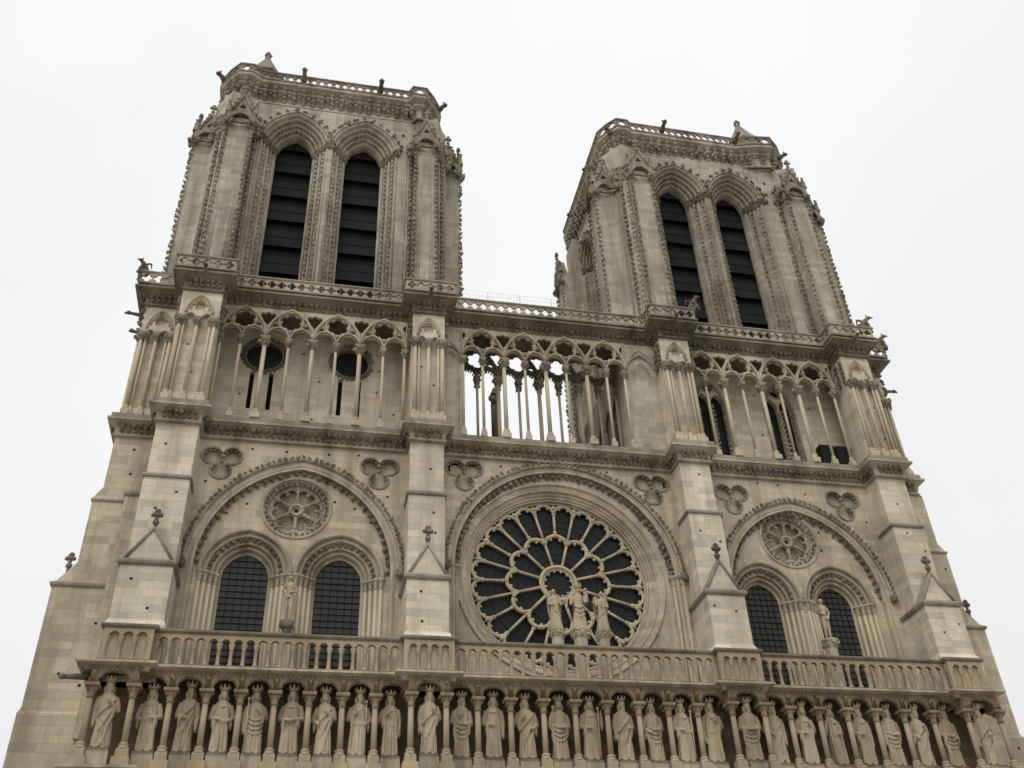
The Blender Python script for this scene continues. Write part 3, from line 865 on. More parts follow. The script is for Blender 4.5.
# buttress faces at gallery level: pier with three shafts, niche arch above
def gallery_pier(x0, x1, y, cx_list, yb=.5, three=True):
    p = MB(); xc = (x0 + x1) / 2
    lights = [( (a + b) / 2, (b - a) / 2 - .12) for a, b in zip(cx_list[:-1], cx_list[1:])]
    holes = []
    p.slab([(x0, 34.7), (x1, 34.7), (x1, 43.7), (x0, 43.7)],
           [opening(c, 41.25, h, h * 1.1, 35.75, 6) for c, h in lights] + [opening(xc, 42.4, .3, .3, 42.05, 6)], y, y + .22)
    p.slab([(x0, 34.7), (x1, 34.7), (x1, 43.7), (x0, 43.7)], putlogs(3, x0 + .4, x1 - .4, 36.5, 40.5), y + .221, yb)
    o = p.build('gallery_pier', 'pale', K)
    t = MB()
    t.tube([(u, y - .02, w) for (u, w, _, _) in pointed(xc, 41.75, (x1 - x0) * .33, 1.45, None, 9)], .085, 6)
    t.tube([(u, y - .02, w) for (u, w, _, _) in pointed(xc, 42.4, .37, .40, None, 9)], .065, 6)
    t.tube([(u, y - .03, w) for (u, w, _, _) in pointed(xc, 42.05, .55, .95, None, 9)], .05, 6)
    for c, h in lights: t.tube([(u, y - .03, w) for (u, w, _, _) in pointed(c, 41.25, h, h * 1.3, None, 7)], .06, 6)
    t.build('niche_moulding', 'carved', o)
    for X in cx_list: column(X, y - .12, 35.1, .12 if X != cx_list[1] else .1, 41.3 - 35.1, 'pier_shaft')
    for X in (cx_list[0] + .25, cx_list[2] - .25): column(X, y - .1, 35.1, .075, 41.3 - 35.1, 'pier_shaft')
    return o
for (a, b) in BUT:
    a2, b2 = a + .08, b - .08
    gallery_pier(a2, b2, -1.42, [a2 + .18, (a2 + b2) / 2, b2 - .18])
gallery_pier(-25.85, -23.6, .52, [-25.6, -24.75, -23.9], 3.0)
gallery_pier(23.2, 25.1, .52, [23.4, 24.15, 24.9], 3.0)
# leaf crockets on the inner angles of the piers, up under the cornice
lc = MB()
for (a, b) in BUT:
    for X in (a - .02, b + .02):
        for z in (41.4, 41.8, 42.2, 42.6, 43.0):
            for y in (-.6, -1.2): lc.leaf((X, y, z), .17)
lc.build('angle_leaves', 'sooty', K)

# gallery body: lower stage of each tower behind the arcades, terraces
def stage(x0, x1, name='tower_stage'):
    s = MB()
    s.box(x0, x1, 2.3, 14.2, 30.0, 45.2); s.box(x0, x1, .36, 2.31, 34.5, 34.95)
    g_ = MB(); g_.box(max(x0, -23.35), min(x1, 23.0), -.2, 2.299, 43.54, 44.84); g_.build('gallery_vault', 'sooty', K)  # vault colour darkened to stand in for shade in the gallery
    return s.build(name, 'sooty', K)  # dark stone stands in for shade on the stage flank
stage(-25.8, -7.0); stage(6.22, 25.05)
tb = MB(); tb.box(-7.0, 6.2, 1.7, 13.9, 0, 34.6); tb.box(-7.0, 7.5, .36, 1.71, 34.2, 34.61); tb.build('middle_block', 'wall', K)
tb = MB(); tb.box(-6.99, 6.19, -.2, 2.2, 43.54, 44.75); tb.build('gallery_vault', 'sooty', K)  # middle vault with the same shade put into its colour
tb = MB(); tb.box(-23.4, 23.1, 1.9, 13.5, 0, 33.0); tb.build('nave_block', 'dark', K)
# arcading on the flank of the right-hand stage seen through the open bay
fl = MB()
for y in (3.5, 5.3, 7.1, 8.9, 10.7, 12.5): fl.tube([(6.1, y, 34.6), (6.1, y, 41.2)], .13, 8)
for y in (4.4, 6.2, 8.0, 9.8, 11.6):
    fl.tube([(6.1, u, w) for (u, w, _, _) in pointed(y, 41.2, .85, 1.3, None, 8)], .1, 6)
fl.build('flank_arcade', 'sooty', K)

# ------------------------------------------------------------------ towers
def tower(name, A, B, side, wall_y, Yc, depth, wins, plan, turret, garg):
    """A, B: x-range of the two front buttresses; side: outermost x; wins: (centre, inner half, outer half)"""
    xl, xr = side
    wl, wr = xl + 1.55, xr - 1.55            # side wall planes
    Z0, ZT = 44.6, 66.3
    ZS = 61.75                                # springing of the openings
    body = MB()
    def front(s, d, z): return (s, wall_y + d, z)
    def left(s, d, z): return (wl + d, Yc - s, z)
    def right(s, d, z): return (wr - d, Yc + s, z)
    hd = depth / 2 - 1.3
    faces = [(front, A[1] - .4, B[0] + .4, wins), (left, -hd - .3, hd + .3, [(-2.1, .85, 2.0), (2.1, .85, 2.0)]), (right, -hd - .3, hd + .3, [(-2.1, .85, 2.0), (2.1, .85, 2.0)])]
    yback = Yc + depth / 2 - 1.2
    openings = []
    for T, s0, s1, ws in faces:
        hs = [offs(pointed(c, ZS, hi, hi * 1.6, 45.1), ho - hi + .04) for c, hi, ho in ws]
        if T is front: hs += [[(c - .12, z - .16), (c + .12, z - .16), (c + .12, z + .16), (c - .12, z + .16)] for c, z in ((B[0] - .9, 64.3), (B[0] - 1.0, 62.9))]
        body.slab([(s0, Z0), (s1, Z0), (s1, ZT), (s0, ZT)], hs, 0, .5, T)
    body.box(wl + .3, wr - .3, yback - .5, yback, Z0, ZT)
    body.box(wl + .2, wr - .2, wall_y + .2, yback - .1, ZT - .35, ZT - .05)   # roof slab keeps the belfry dark
    # corner piers with their octagonal cores
    for (ax, sgx) in ((A, -1), (B, 1)):
        so = xl if sgx < 0 else xr; sw = wl if sgx < 0 else wr
        body.box(ax[0], ax[1], .3, wall_y + .6, Z0, 62.4)
        inner = ax[1] if sgx < 0 else ax[0]; outer = ax[0] if sgx < 0 else ax[1]
        body.prism([(inner + sgx * .012, wall_y - .15), (outer + sgx * .12, .75), (so - sgx * 1.3, 2.0), (so - sgx * 1.0, 2.35), (so - sgx * 1.0, 4.6), (inner + sgx * .012, 4.6)], Z0, 66.0)
        y0, y1 = 2.2, 3.95
        body.box(min(so, so - sgx * 1.8), max(so, so - sgx * 1.8), y0, y1, Z0, 62.2)
        yb0, yb1 = 2 * Yc - y1, 2 * Yc - y0
        body.box(min(so, so - sgx * 1.8), max(so, so - sgx * 1.8), yb0, yb1, Z0, 62.2)
        body.prism([(so - sgx * 1.0, yb0 - .7), (so - sgx * 1.0, yb1 - .1), (outer, yback + .9), (inner + sgx * .015, yback + .9), (inner + sgx * .015, yb0 - .7)], Z0, 66.0)
        body.box(ax[0], ax[1], yback - .2, yback + 1.5, Z0, 62.4)
        # upper stage of the corner, under the bastion
    tw = body.build(name, 'tower', K)
    # crocket strips on rolls
    st = MB(); ck = MB()
    def strip(x, y, z0, z1, r=.075, cr=.15, d=(0, -1), step=.5):
        st.tube([(x, y, z0), (x, y, z1)], r, 6)
        z = z0 + .2
        while z < z1:
            ck.leaf((x + d[0] * .12, y + d[1] * .12, z), cr); z += step
    for (ax, sgx) in ((A, -1), (B, 1)):
        so = xl if sgx < 0 else xr
        outer = ax[0] if sgx < 0 else ax[1]
        strip(ax[0], .3, Z0, 62.4); strip(ax[1], .3, Z0, 62.4)
        strip(outer + sgx * .14, .95, Z0, 62.6)
        strip(so, 2.2, Z0, 62.2, d=(sgx * .8, -.6)); strip(so - sgx * 1.5, 2.12, Z0, 62.2); strip(so, 3.95, Z0, 62.2, d=(sgx, 0))
        strip(so, 2 * Yc - 3.95, Z0, 62.2, d=(sgx, 0)); strip(so, 2 * Yc - 2.2, Z0, 62.2, d=(sgx, 0))
        inn = ax[1] if sgx < 0 else ax[0]
        strip(inn - sgx * .22, wall_y - .08, Z0, 62.5)
        strip(outer + sgx * .55, 1.25, Z0, 62.4)
        # foliage capitals clustered under the gablets
        for q in range(46):
            f = random.random()
            ck.leaf((outer + sgx * (.05 + 1.2 * f), .75 + 1.1 * f + random.uniform(-.15, .1), random.uniform(61.2, 63.4)), random.uniform(.15, .3))
        for q in range(16): ck.leaf((inn - sgx * random.uniform(.0, .5), random.uniform(.7, 1.4), random.uniform(61.2, 63.2)), random.uniform(.15, .28))
        for xx, yy in ((ax[0] + .26, .31), (ax[1] - .26, .31), (ax[0] + .42, .31), (ax[1] - .42, .31), (outer + sgx * .32, 1.02), (outer + sgx * .8, 1.5), (inn - sgx * .4, wall_y), (inn - sgx * .6, wall_y)):
            st.tube([(xx, yy, Z0), (xx, yy, 62.3)], .05, 6)
    for (c, hi, ho) in wins:
        for sx in (-1, 1):
            for fr, yy in ((.30, .98), (.68, .42)):
                strip(c + sx * (hi + (ho - hi) * fr), wall_y + yy - .05, 45, ZS - .1, .05, .115)
    for k in (-1, 1):
        for c in (-2.1, 2.1):
            for sx in (-1, 1):
                T = left if k < 0 else right
                for z in [46 + .52 * i for i in range(30)]:
                    ck.leaf(T(c + sx * 1.45, .3, z), .11)
    st.build('edge_rolls', 'tower', tw); ck.build('crocket_strips', 'tcarved', tw)
    # openings
    for T, s0, s1, ws in faces:
        for c, hi, ho in ws:
            dp = 1.5 if T is front else 1.1
            a = MB(); path = pointed(c, ZS, hi, hi * 1.6, 45.0, 14)
            w = ho - hi; n = 5; prof = [(0, dp + .4), (0, dp)]
            for k in range(n):
                o0 = w * (k + .15) / n; o1 = w * (k + 1) / n; d0 = dp * (1 - (k + .0) / n)
                prof += [(o0, d0 - .02), (o0, d0 - dp / n * .75), (o1 - .02, d0 - dp / n * .95)]
            prof += [(w + .12, -.002), (w + .12, dp + .4)]
            a.arcsweep(path, prof, T)
            arc = pointed(c, ZS, hi, hi * 1.6, None, 14)
            for k in range(n):
                o0 = w * (k + .62) / n; d0 = dp * (1 - (k + .55) / n)
                a.tube([T(x + nx * o0, d0 - .12, z + nz * o0) for x, z, nx, nz in path], .075, 6)
            hoodp = [(x + nx * (w + .12), z + nz * (w + .12), nx, nz) for x, z, nx, nz in arc]
            a.tube([T(x, -.06, z) for x, z, _, _ in hoodp], .1, 6)
            wo = a.build('belfry_opening', 'tower', tw)
            l = MB()
            for (x, z, nx, nz) in arch_points([(p[0] + p[2] * .14, p[1] + p[3] * .14, p[2], p[3]) for p in hoodp], .75): l.leaf((x, -.12, z), .2, T)
            for k in (1, 2, 3):
                o0 = w * (k + .25) / n; d0 = dp * (1 - (k + .35) / n)
                for (x, z, nx, nz) in arch_points([(p[0] + p[2] * o0, p[1] + p[3] * o0, p[2], p[3]) for p in arc], .34): l.leaf((x, d0 - .1, z), .1, T)
            for sx in (-1, 1):    # capital frieze
                for k in range(n * 2):
                    f = (k + .5) / (n * 2)
                    for zz in (ZS + .05, ZS + .4): l.leaf((c + sx * (hi + w * f), dp * (1 - f) - .16, zz), .2, T)
                f0, f1 = hi - .02, hi + w + .1
                l.add([T(c + sx * f0, dp - .1, ZS - .1), T(c + sx * f1, -.1, ZS - .1), T(c + sx * f1, -.32, ZS + .62), T(c + sx * f0, dp - .3, ZS + .62),
                       T(c + sx * f0, dp, ZS + .62), T(c + sx * f1, .05, ZS + .62), T(c + sx * f0, dp, ZS - .1), T(c + sx * f1, .05, ZS - .1)],
                      [(0, 1, 2, 3), (3, 2, 5, 4), (0, 6, 7, 1), (0, 3, 4, 6), (1, 7, 5, 2), (4, 5, 7, 6)])
            l.build('arch_foliage', 'sooty', tw)
            # abat-son louvres
            lv = MB(); z = 44.8
            while z < ZS + 1.6:
                ww = hi + .15
                for q in (.35, .68): lv.tube([T(c - ww, dp + .28 + .48 * q, z + 2.95 * q), T(c + ww, dp + .28 + .48 * q, z + 2.95 * q)], .022, 4)
                lv.add([T(c - ww, dp + .3, z), T(c + ww, dp + .3, z), T(c + ww, dp + .78, z + 2.95), T(c - ww, dp + .78, z + 2.95),
                        T(c - ww, dp + .36, z + .1), T(c + ww, dp + .36, z + .1), T(c + ww, dp + .84, z + 3.0), T(c - ww, dp + .84, z + 3.0)],
                       [(0, 1, 2, 3), (4, 7, 6, 5), (0, 4, 5, 1), (1, 5, 6, 2), (2, 6, 7, 3), (3, 7, 4, 0)])
                z += 2.6
            lv.build('louvre_boards', 'slate', tw)
            if T is front:
                r = MB()
                for zz in (48.2, 48.75): r.tube([T(c - hi, dp - .1, zz), T(c + hi, dp - .1, zz)], .018, 4)
                for k in range(7):
                    s = c - hi + 2 * hi * k / 6; r.tube([T(s, dp - .1, 46), T(s, dp - .1, 48.8)], .016, 4)
                r.build('window_railing', 'steel', tw)
    # gablets over the buttresses
    def gablet(T, c, hw, z0, h):
        gm = MB(); d = .0
        gm.slab([(c - hw, z0), (c + hw, z0), (c, z0 + h)], [foil(c, z0 + h * .42, 3, .13, .13, PI / 2)], -.12, .5, T)
        gm.slab([(c - hw - .12, z0 - 1.0), (c + hw + .12, z0 - 1.0), (c + hw + .12, z0 + .12), (c - hw - .12, z0 + .12)], [opening(c, z0 - .7, hw * .78, hw * .75, z0 - .98, 6)], -.3, -.121, T)
        gm.tube([T(u, -.3, w) for (u, w, _, _) in pointed(c, z0 - .7, hw * .8, hw * .8, None, 6)], .08, 6)
        for sx in (-1, 1):
            gm.tube([T(c + sx * (hw + .08), -.16, z0), T(c, -.16, z0 + h + .1)], .1, 6)
            for k in range(5): gm.leaf((c + sx * hw * (1 - (k + .5) / 5) + sx * .1, -.18, z0 + h * (k + .5) / 5 + .1), .17, T)
            # little side pinnacles
            px = c + sx * (hw + .1)
            gm.frustum([T(px - .16, -.34, z0 + .1), T(px + .16, -.34, z0 + .1), T(px + .16, -.02, z0 + .1), T(px - .16, -.02, z0 + .1)],
                       [T(px - .02, -.2, z0 + 1.3), T(px + .02, -.2, z0 + 1.3), T(px + .02, -.16, z0 + 1.3), T(px - .02, -.16, z0 + 1.3)])
            for z in (z0 + .3, z0 + .65, z0 + 1.0, z0 + 1.3): gm.leaf((px, -.2, z), .14, T)
            gm.leaf((c + sx * (hw + .05), -.4, z0 - 1.0), .22, T); gm.leaf((c + sx * (hw - .25), -.42, z0 - 1.05), .18, T); gm.leaf((c + sx * (hw + .15), -.1, z0 - 1.1), .22, T)
        cross_finial(gm, c, -.16, z0 + h + .25, .9, T)
        gm.build('gablet', 'tcarved', tw)
    fr = lambda s, d, z: (s, .3 + d, z)
    for ax in (A, B): gablet(fr, (ax[0] + ax[1]) / 2, (ax[1] - ax[0]) / 2, 62.6, 2.3)
    fs = lambda s, d, z: (s, 2.2 + d, z)
    gablet(fs, xl + .85, .85, 62.2, 2.2); gablet(fs, xr - .85, .85, 62.2, 2.2)
    for sgx, so in ((-1, xl), (1, xr)):
        for yc_ in (3.05, 2 * Yc - 3.05):
            T = (lambda s, d, z, so=so, y=yc_: (so + d, y - s, z)) if sgx < 0 else (lambda s, d, z, so=so, y=yc_: (so - d, y + s, z))
            gablet(T, 0, .85, 62.2, 2.2)
    # crown: octagonal corners, corbelled cornice and pierced parapet
    yb = 2 * Yc
    full = plan + [(x, yb - y) for x, y in reversed(plan)]
    cr = MB()
    inset = offset_path(full, -.62, True)
    cr.prism(inset, 65.9, 68.2)
    cr.plansweep(inset, [(.0, 65.9), (.12, 65.95), (.14, 66.08), (.0, 66.15), (-.1, 66.15), (-.1, 65.9)], True)
    cr.plansweep(inset, [(.0, 67.05), (.32, 67.3), (.34, 67.4), (.2, 67.45), (.2, 67.6), (.62, 67.85), (.66, 67.95), (.66, 68.1), (.5, 68.2), (-.1, 68.22), (-.1, 67.05)], True)
    co = cr.build('crown_cornice', 'tower', tw)
    cb = MB()
    for (x, y, nx, ny, tx, ty) in along(inset, .72, True):
        for z, o, r in ((66.35, .1, .22), (66.68, .22, .27), (67.05, .36, .29), (67.4, .5, .24)):
            cb.blob((x + nx * o, y + ny * o, z), r, (.85, .85, 1.1), .22, False)
        cb.blob((x + nx * .4 + tx * .41, y + ny * .4 + ty * .41, 66.75), .16, (.9, .9, 1.3), .25, False)
    cb.build('corbel_leaves', 'tcarved', co)
    pr = MB()
    bal = offset_path(full, -.08, True)
    pb = pierced(bal, 68.2, 69.15, .58, 'parapet', tw, 'tcarved', closed=True)
    for (x, y, dx, dy) in garg:
        gq = MB()
        p0 = Vector((x, y, 67.7)); dd = Vector((dx, dy, 0)) * (1.0 if dx == 0 else .65)
        gq.tube([p0, p0 + dd * .3 + Vector((0, 0, .04)), p0 + dd * .6 + Vector((0, 0, .12)), p0 + dd * .85 + Vector((0, 0, .14))], [.24, .23, .17, .16], 7)
        gq.blob(p0 + dd * .95 + Vector((0, 0, .17)), .22, (1, 1, .9), .15)
        gq.blob(p0 + dd * 1.15 + Vector((0, 0, .1)), .12)
        for s in (-1, 1): gq.blob(p0 + dd * .9 + Vector((-dy * .16 * s, dx * .16 * s, .34)), .08)
        gq.build('gargoyle', 'sooty', tw)
    # stair turret cap
    tx, ty = turret
    t = MB()
    t.lathe([(1.55, 68.2), (1.55, 70.3), (1.75, 70.4), (1.75, 70.6), (1.6, 70.65), (.9, 72.1), (.3, 73.4), (.2, 73.5), (.27, 73.7), (.15, 73.9)], tx, ty, 0, 8, False, rot=PI / 8)
    for k in range(6):
        a = k * PI / 3
        t.blob((tx + .2 * math.cos(a), ty + .2 * math.sin(a), 74.1), .14, (1, 1, 1), .2)
    t.blob((tx, ty, 74.4), .17)
    t.build('stair_turret', 'coping', tw)
    return tw

planL = [(-24.5, 8.4), (-24.5, 2.4), (-23.7, 1.25), (-23.0, .5), (-22.0, .45), (-21.25, .95), (-9.65, .95), (-9.35, .4), (-8.3, .4), (-7.6, 1.2), (-6.9, 2.3), (-6.9, 8.4)]
planR = [(6.7, 8.4), (6.7, 2.4), (7.2, 1.5), (7.9, .7), (8.85, .7), (9.15, .95), (18.6, 1.05), (20.1, .6), (21.7, .4), (22.7, 1.2), (23.6, 2.3), (23.6, 8.4)]
def clean_plan(p): return p[1:-1]
tower('bell_tower', (-23.1, -21.3), (-9.05, -7.45), (-25.45, -5.45), 1.5, 8.4, 15.8, [(-18.18, 1.38, 2.56), (-12.9, 1.38, 2.56)], clean_plan(planL), (-21.4, 3.1),
      [(-18.0, .3, 0, -1), (-12.0, .3, 0, -1), (-24.1, 1.2, -.75, -.65), (-7.2, 1.2, .75, -.65), (-24.3, 5.5, -1, 0), (-24.3, 11, -1, 0), (-6, 8, 1, 0)])
tower('bell_tower', (8.15, 9.9), (21.65, 23.35), (5.75, 25.35), 1.5, 8.4, 15.8, [(12.72, 1.27, 2.42), (17.68, 1.27, 2.42)], clean_plan(planR), (20.7, 3.1),
      [(11.6, .3, 0, -1), (18.2, .4, 0, -1), (7.4, 1.2, -.75, -.65), (22.7, 1.35, .75, -.65), (6.9, 5.5, -1, 0), (6.9, 11, -1, 0), (23.4, 6, 1, 0)])

# ------------------------------------------------------------------ balcony of the Virgin: cornice, balustrade
PB = [(-23.85, .4), (-23.85, -3.45), (-21.15, -3.45), (-21.15, -3.0)]
for (a, b) in ((-9.35, -6.85), (7.1, 9.45)):
    PB += [(a, -3.0), (a, -3.45), (b, -3.45), (b, -3.0)]
PB += [(20.45, -3.0), (20.45, -3.45), (22.85, -3.45), (22.85, .4)]
c = MB()
c.plansweep(PB, [(-.1, 18.60), (.05, 18.60), (.08, 18.65), (.05, 18.68), (.10, 18.76), (.36, 18.84), (.42, 18.86), (.42, 18.95), (.36, 18.99), (-.4, 19.06), (-.4, 18.60)])
vb = c.build('balcony_cornice', 'carved', K)
l = MB()
for (x, y, nx, ny, tx, ty) in along(PB, .2):
    l.leaf((x + nx * .13, y + ny * .13, 18.70), .085, None, (.9, .8, 1.1))
l.build('leaf_frieze', 'warm', vb)
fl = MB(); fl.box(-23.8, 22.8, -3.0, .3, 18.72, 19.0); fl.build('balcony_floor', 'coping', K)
fl = MB(); fl.box(-23.78, 22.78, -2.98, -1.2, 18.6, 18.715); fl.build('niche_ceiling', 'niche', K)  # soffit darkened in colour to deepen the shade above the kings

PBal = offset_path(PB, -.03)
PBal[0] = (-23.35, .4); PBal[1] = (-23.35, PBal[1][1]); PBal[-2] = (22.5, PBal[-2][1]); PBal[-1] = (22.5, .4)
ba = MB(); rl = MB()
mb_ = MB(); mb_.lathe([(.14, 0), (.14, .08), (.1, .12), (.09, .18), (.082, .8), (.11, .84), (.09, .88), (.15, 1.03), (.16, 1.12)], 0, 0, 0, 8)
bal_mesh = mb_.mesh('baluster', 'kshaft')
bal_pos = []
n = len(PBal)
for i in range(n - 1):
    a = Vector(PBal[i]); b = Vector(PBal[i + 1]); L = (b - a).length
    if L < .9: continue
    d = (b - a) / L; nn = Vector((d.y, -d.x))
    def T(s, y, z, a=a, d=d, nn=nn): return (a.x + d.x * s - nn.x * y, a.y + d.y * s - nn.y * y, z)
    k = max(1, round((L - .3) / .565)); sp = (L - .3) / k
    outer = [(L, 20.2), (L, 20.62), (0, 20.62), (0, 20.2)]
    for j in range(k):
        cx = .15 + (j + .5) * sp; hf = sp / 2 - .07
        outer += [(u, w) for (u, w, _, _) in pointed(cx, 20.2, hf, hf * 1.02, None, 6)]
        ba.tube([T(u, -.12, w) for (u, w, _, _) in pointed(cx, 20.2, hf + .02, (hf + .02) * 1.02, None, 6)], .035, 5)
    ba.slab(outer, [], -.11, .11, T)
    plain = L < 3.2 and abs(d.x) > .5          # solid arcaded panel in front of each buttress
    if plain: ba.box(0.05, L - .05, .03, .09, 19.1, 20.6, T)
    for j in range(k + 1):
        s = .15 + j * sp
        p = T(s, 0, 19.1); bal_pos.append(p)
    for s in (.06, L - .06): ba.box(s - .09, s + .09, -.12, .12, 19.0, 20.62, T)
rl.plansweep(PBal, [(-.16, 20.62), (.15, 20.62), (.22, 20.70), (.22, 20.78), (.1, 20.86), (-.16, 20.86)])
rl.plansweep(PBal, [(-.16, 19.0), (.15, 19.0), (.17, 19.1), (-.16, 19.12)])
bo = ba.build('balcony_balustrade', 'kshaft', K)
rl.build('handrail', 'sooty', bo)
for p in bal_pos: inst(bal_mesh, 'baluster', bo, p)

# ------------------------------------------------------------------ kings' gallery
kx = [-22.65, -20.8, -19.2, -17.63, -16.12, -14.5, -12.93, -11.38, -9.82, -8.05, -6.42, -4.84, -3.15, -1.52, .07, 1.78, 3.38, 4.95, 6.5, 8.36, 9.97, 11.63, 13.25, 14.86, 16.5, 18.19, 19.88, 21.75]
front = {0, 9, 19, 27}
ky = [-3.0 if i in front else -2.55 for i in range(28)]
colx = [-23.4, -21.6]
for i in range(1, 27): colx.append((kx[i] + kx[i + 1]) / 2)
colx.append(22.75)
ZK0, ZK1 = 14.62, 18.28
ka = MB(); mould = MB()
for i in range(28):
    a, b = colx[i], colx[i + 1]; y = -3.5 if i in front else -3.05
    cx, hf = (a + b) / 2, (b - a) / 2 - .16
    outer = [(a, 18.0), (a, 18.0)]
    ap = [(u, w) for (u, w, _, _) in pointed(cx, 18.0, hf, .55, None, 9)]
    outer = [(a, 18.0)] + ap + [(b, 18.0), (b, 18.7), (a, 18.7)]
    ka.slab(outer, [], y, y + .35)
    arc = pointed(cx, 18.0, hf, .55, None, 9)
    for (x, z, nx, nz) in arch_points(arc, .13):
        mould.blob((x - nx * .04, y + .04, z - nz * .04), .07, (.9, 1.1, 1.2), .35, False)
    # plinth/console course returns handled below
    if i in front:
        for X in (a + .02, b - .02): ka.box(X - .17, X + .17, y + .01, -2.6, 18.0, 18.7)
    for X in (a, b):          # fluted block above each capital
        for q in (-.1, 0, .1): ka.tube([(X + q, y - .03, 18.03), (X + q, y - .03, 18.52)], .04, 6)
        ka.leaf((X, y - .05, 18.5), .11)
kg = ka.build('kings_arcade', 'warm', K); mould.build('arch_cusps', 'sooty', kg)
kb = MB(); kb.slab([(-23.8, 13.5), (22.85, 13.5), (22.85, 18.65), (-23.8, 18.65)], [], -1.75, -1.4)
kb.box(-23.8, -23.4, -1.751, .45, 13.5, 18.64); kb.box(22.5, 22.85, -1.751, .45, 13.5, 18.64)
kb.build('niche_back_wall', 'niche', K)  # recess shade is put into this wall's colour
for i, X in enumerate(colx):
    f = any(i in (q, q + 1) for q in front)
    y = -3.32 if f else -2.9
    column(X, y, ZK0 + .1, .145, 17.98 - ZK0 - .1, 'kings_column', K, ('kshaft', 'warm', 'kshaft'))
ped = MB()
for i in range(28):
    a, b = colx[i], colx[i + 1]
for i, X in enumerate(colx):
    f = any(i in (q, q + 1) for q in front); y = -3.32 if f else -2.9
    ped.frustum([(X - .38, y - .4, ZK0 - .3), (X + .38, y - .4, ZK0 - .3), (X + .38, y + .4, ZK0 - .3), (X - .38, y + .4, ZK0 - .3)],
                [(X - .36, y - .36, ZK0 + .1), (X + .36, y - .36, ZK0 + .1), (X + .36, y + .36, ZK0 + .1), (X - .36, y + .36, ZK0 + .1)])
ped.build('column_pedestals', 'kshaft', K)
c = MB(); PK = offset_path(PB, .0)
c.plansweep(PK, [(-.3, 13.7), (.05, 13.7), (.1, 13.95), (.3, 14.2), (.34, 14.22), (.34, 14.34), (-.3, 14.4)])
kc = c.build('kings_ledge', 'carved', K)
c = MB(); c.box(-23.6, 22.6, -3.2, -1.5, 14.0, 14.38); c.build('kings_floor', 'coping', kc)
c = MB(); c.box(-23.7, 22.75, -3.2, .8, 0, 13.72)
for (a, b) in ((-23.9, -21.2), (-9.4, -6.9), (7.1, 9.4), (20.4, 22.9)): c.box(a, b, -4.2, -2.9, 0, 13.5)
c.build('portal_wall', 'wall', K)
gq = MB(); p0 = Vector((-23.7, -3.2, 18.35))
gq.tube([p0, p0 + Vector((-.5, -.05, -.03)), p0 + Vector((-.95, -.1, -.06))], [.17, .14, .11], 7)
gq.blob(p0 + Vector((-1.1, -.1, -.05)), .16, (1.2, 1, 1), .15)
gq.build('gargoyle', 'sooty', K)
# small gargoyles along the corner outlines and buttress fronts
for (x, y, z, dx, dy) in ((-25.75, .75, 42.9, -1, -.1), (-25.75, .9, 41.6, -.6, -.1), (25.0, .75, 42.4, 1, -.1), (-22.2, -1.9, 44.6, 0, -.8), (-8.1, -1.9, 44.6, 0, -.8), (8.6, -1.9, 44.6, 0, -.8), (22, -1.9, 44.6, 0, -.8)):
    gq = MB(); p0 = Vector((x, y, z)); dd = Vector((dx, dy, 0))
    gq.tube([p0, p0 + dd * .4 + Vector((0, 0, .02)), p0 + dd * .85 + Vector((0, 0, .05))], [.17, .13, .1], 7)
    gq.blob(p0 + dd * 1.0 + Vector((0, 0, .06)), .17, (1, 1, .9), .15); gq.blob(p0 + dd * 1.18 + Vector((0, 0, 0)), .09)
    gq.build('gargoyle', 'sooty', K)
# leaf knobs climbing the outer corners
lk = MB()
for z in (40.9, 41.5, 42.0, 42.5, 43.1): lk.leaf((-25.92, .5, z), .17); lk.leaf((25.17, .5, z), .17)
for z in (45.0, 45.4, 45.8): lk.leaf((-26.45, -.12, z), .16); lk.leaf((25.7, -.12, z), .16)
lk.build('corner_leaves', 'sooty', K)

# ------------------------------------------------------------------ statues
def remesh(mb, name, mat, voxel):
    me = bpy.data.meshes.new('tmp'); me.from_pydata(mb.v, [], mb.f)
    bm = bmesh.new(); bm.from_mesh(me); bmesh.ops.recalc_face_normals(bm, faces=bm.faces[:]); bm.to_mesh(me); bm.free()
    o = bpy.data.objects.new('tmp', me); C.objects.link(o)
    md = o.modifiers.new('r', 'REMESH'); md.mode = 'VOXEL'; md.voxel_size = voxel; md.use_smooth_shade = True
    dg = bpy.context.evaluated_depsgraph_get()
    out = bpy.data.meshes.new_from_object(o.evaluated_get(dg))
    bpy.data.objects.remove(o); bpy.data.meshes.remove(me)
    out.name = name; out.materials.clear(); out.materials.append(M[mat])
    return out

def robe(mb, prof, folds, amp, ph, n=40, lean=0.0, twist=.6):
    """prof: (z, rx, ry); folds fade towards the shoulders"""
    vs = []; fs = []; m = len(prof); z0, z1 = prof[0][0], prof[-1][0]
    for (z, rx, ry) in prof:
        t = (z - z0) / (z1 - z0)
        for k in range(n):
            a = 2 * PI * k / n
            g1 = max(0.0, 1 - 2.6 * abs(math.sin(.5 * (folds * a + ph + twist * t * 3 + .8 * math.sin(2 * a + ph)))))
            f = 1 + amp * (1 - t) ** .55 * (.45 * math.sin((folds - 3) * a + 2.1 * ph - t * 2) - 1.7 * g1)
            vs.append((rx * f * math.cos(a) + lean * t, ry * f * math.sin(a), z))
    for i in range(m - 1):
        for k in range(n): fs.append((i * n + k, i * n + (k + 1) % n, (i + 1) * n + (k + 1) % n, (i + 1) * n + k))
    fs += [tuple(range(n - 1, -1, -1)), tuple((m - 1) * n + k for k in range(n))]
    mb.add(vs, fs)

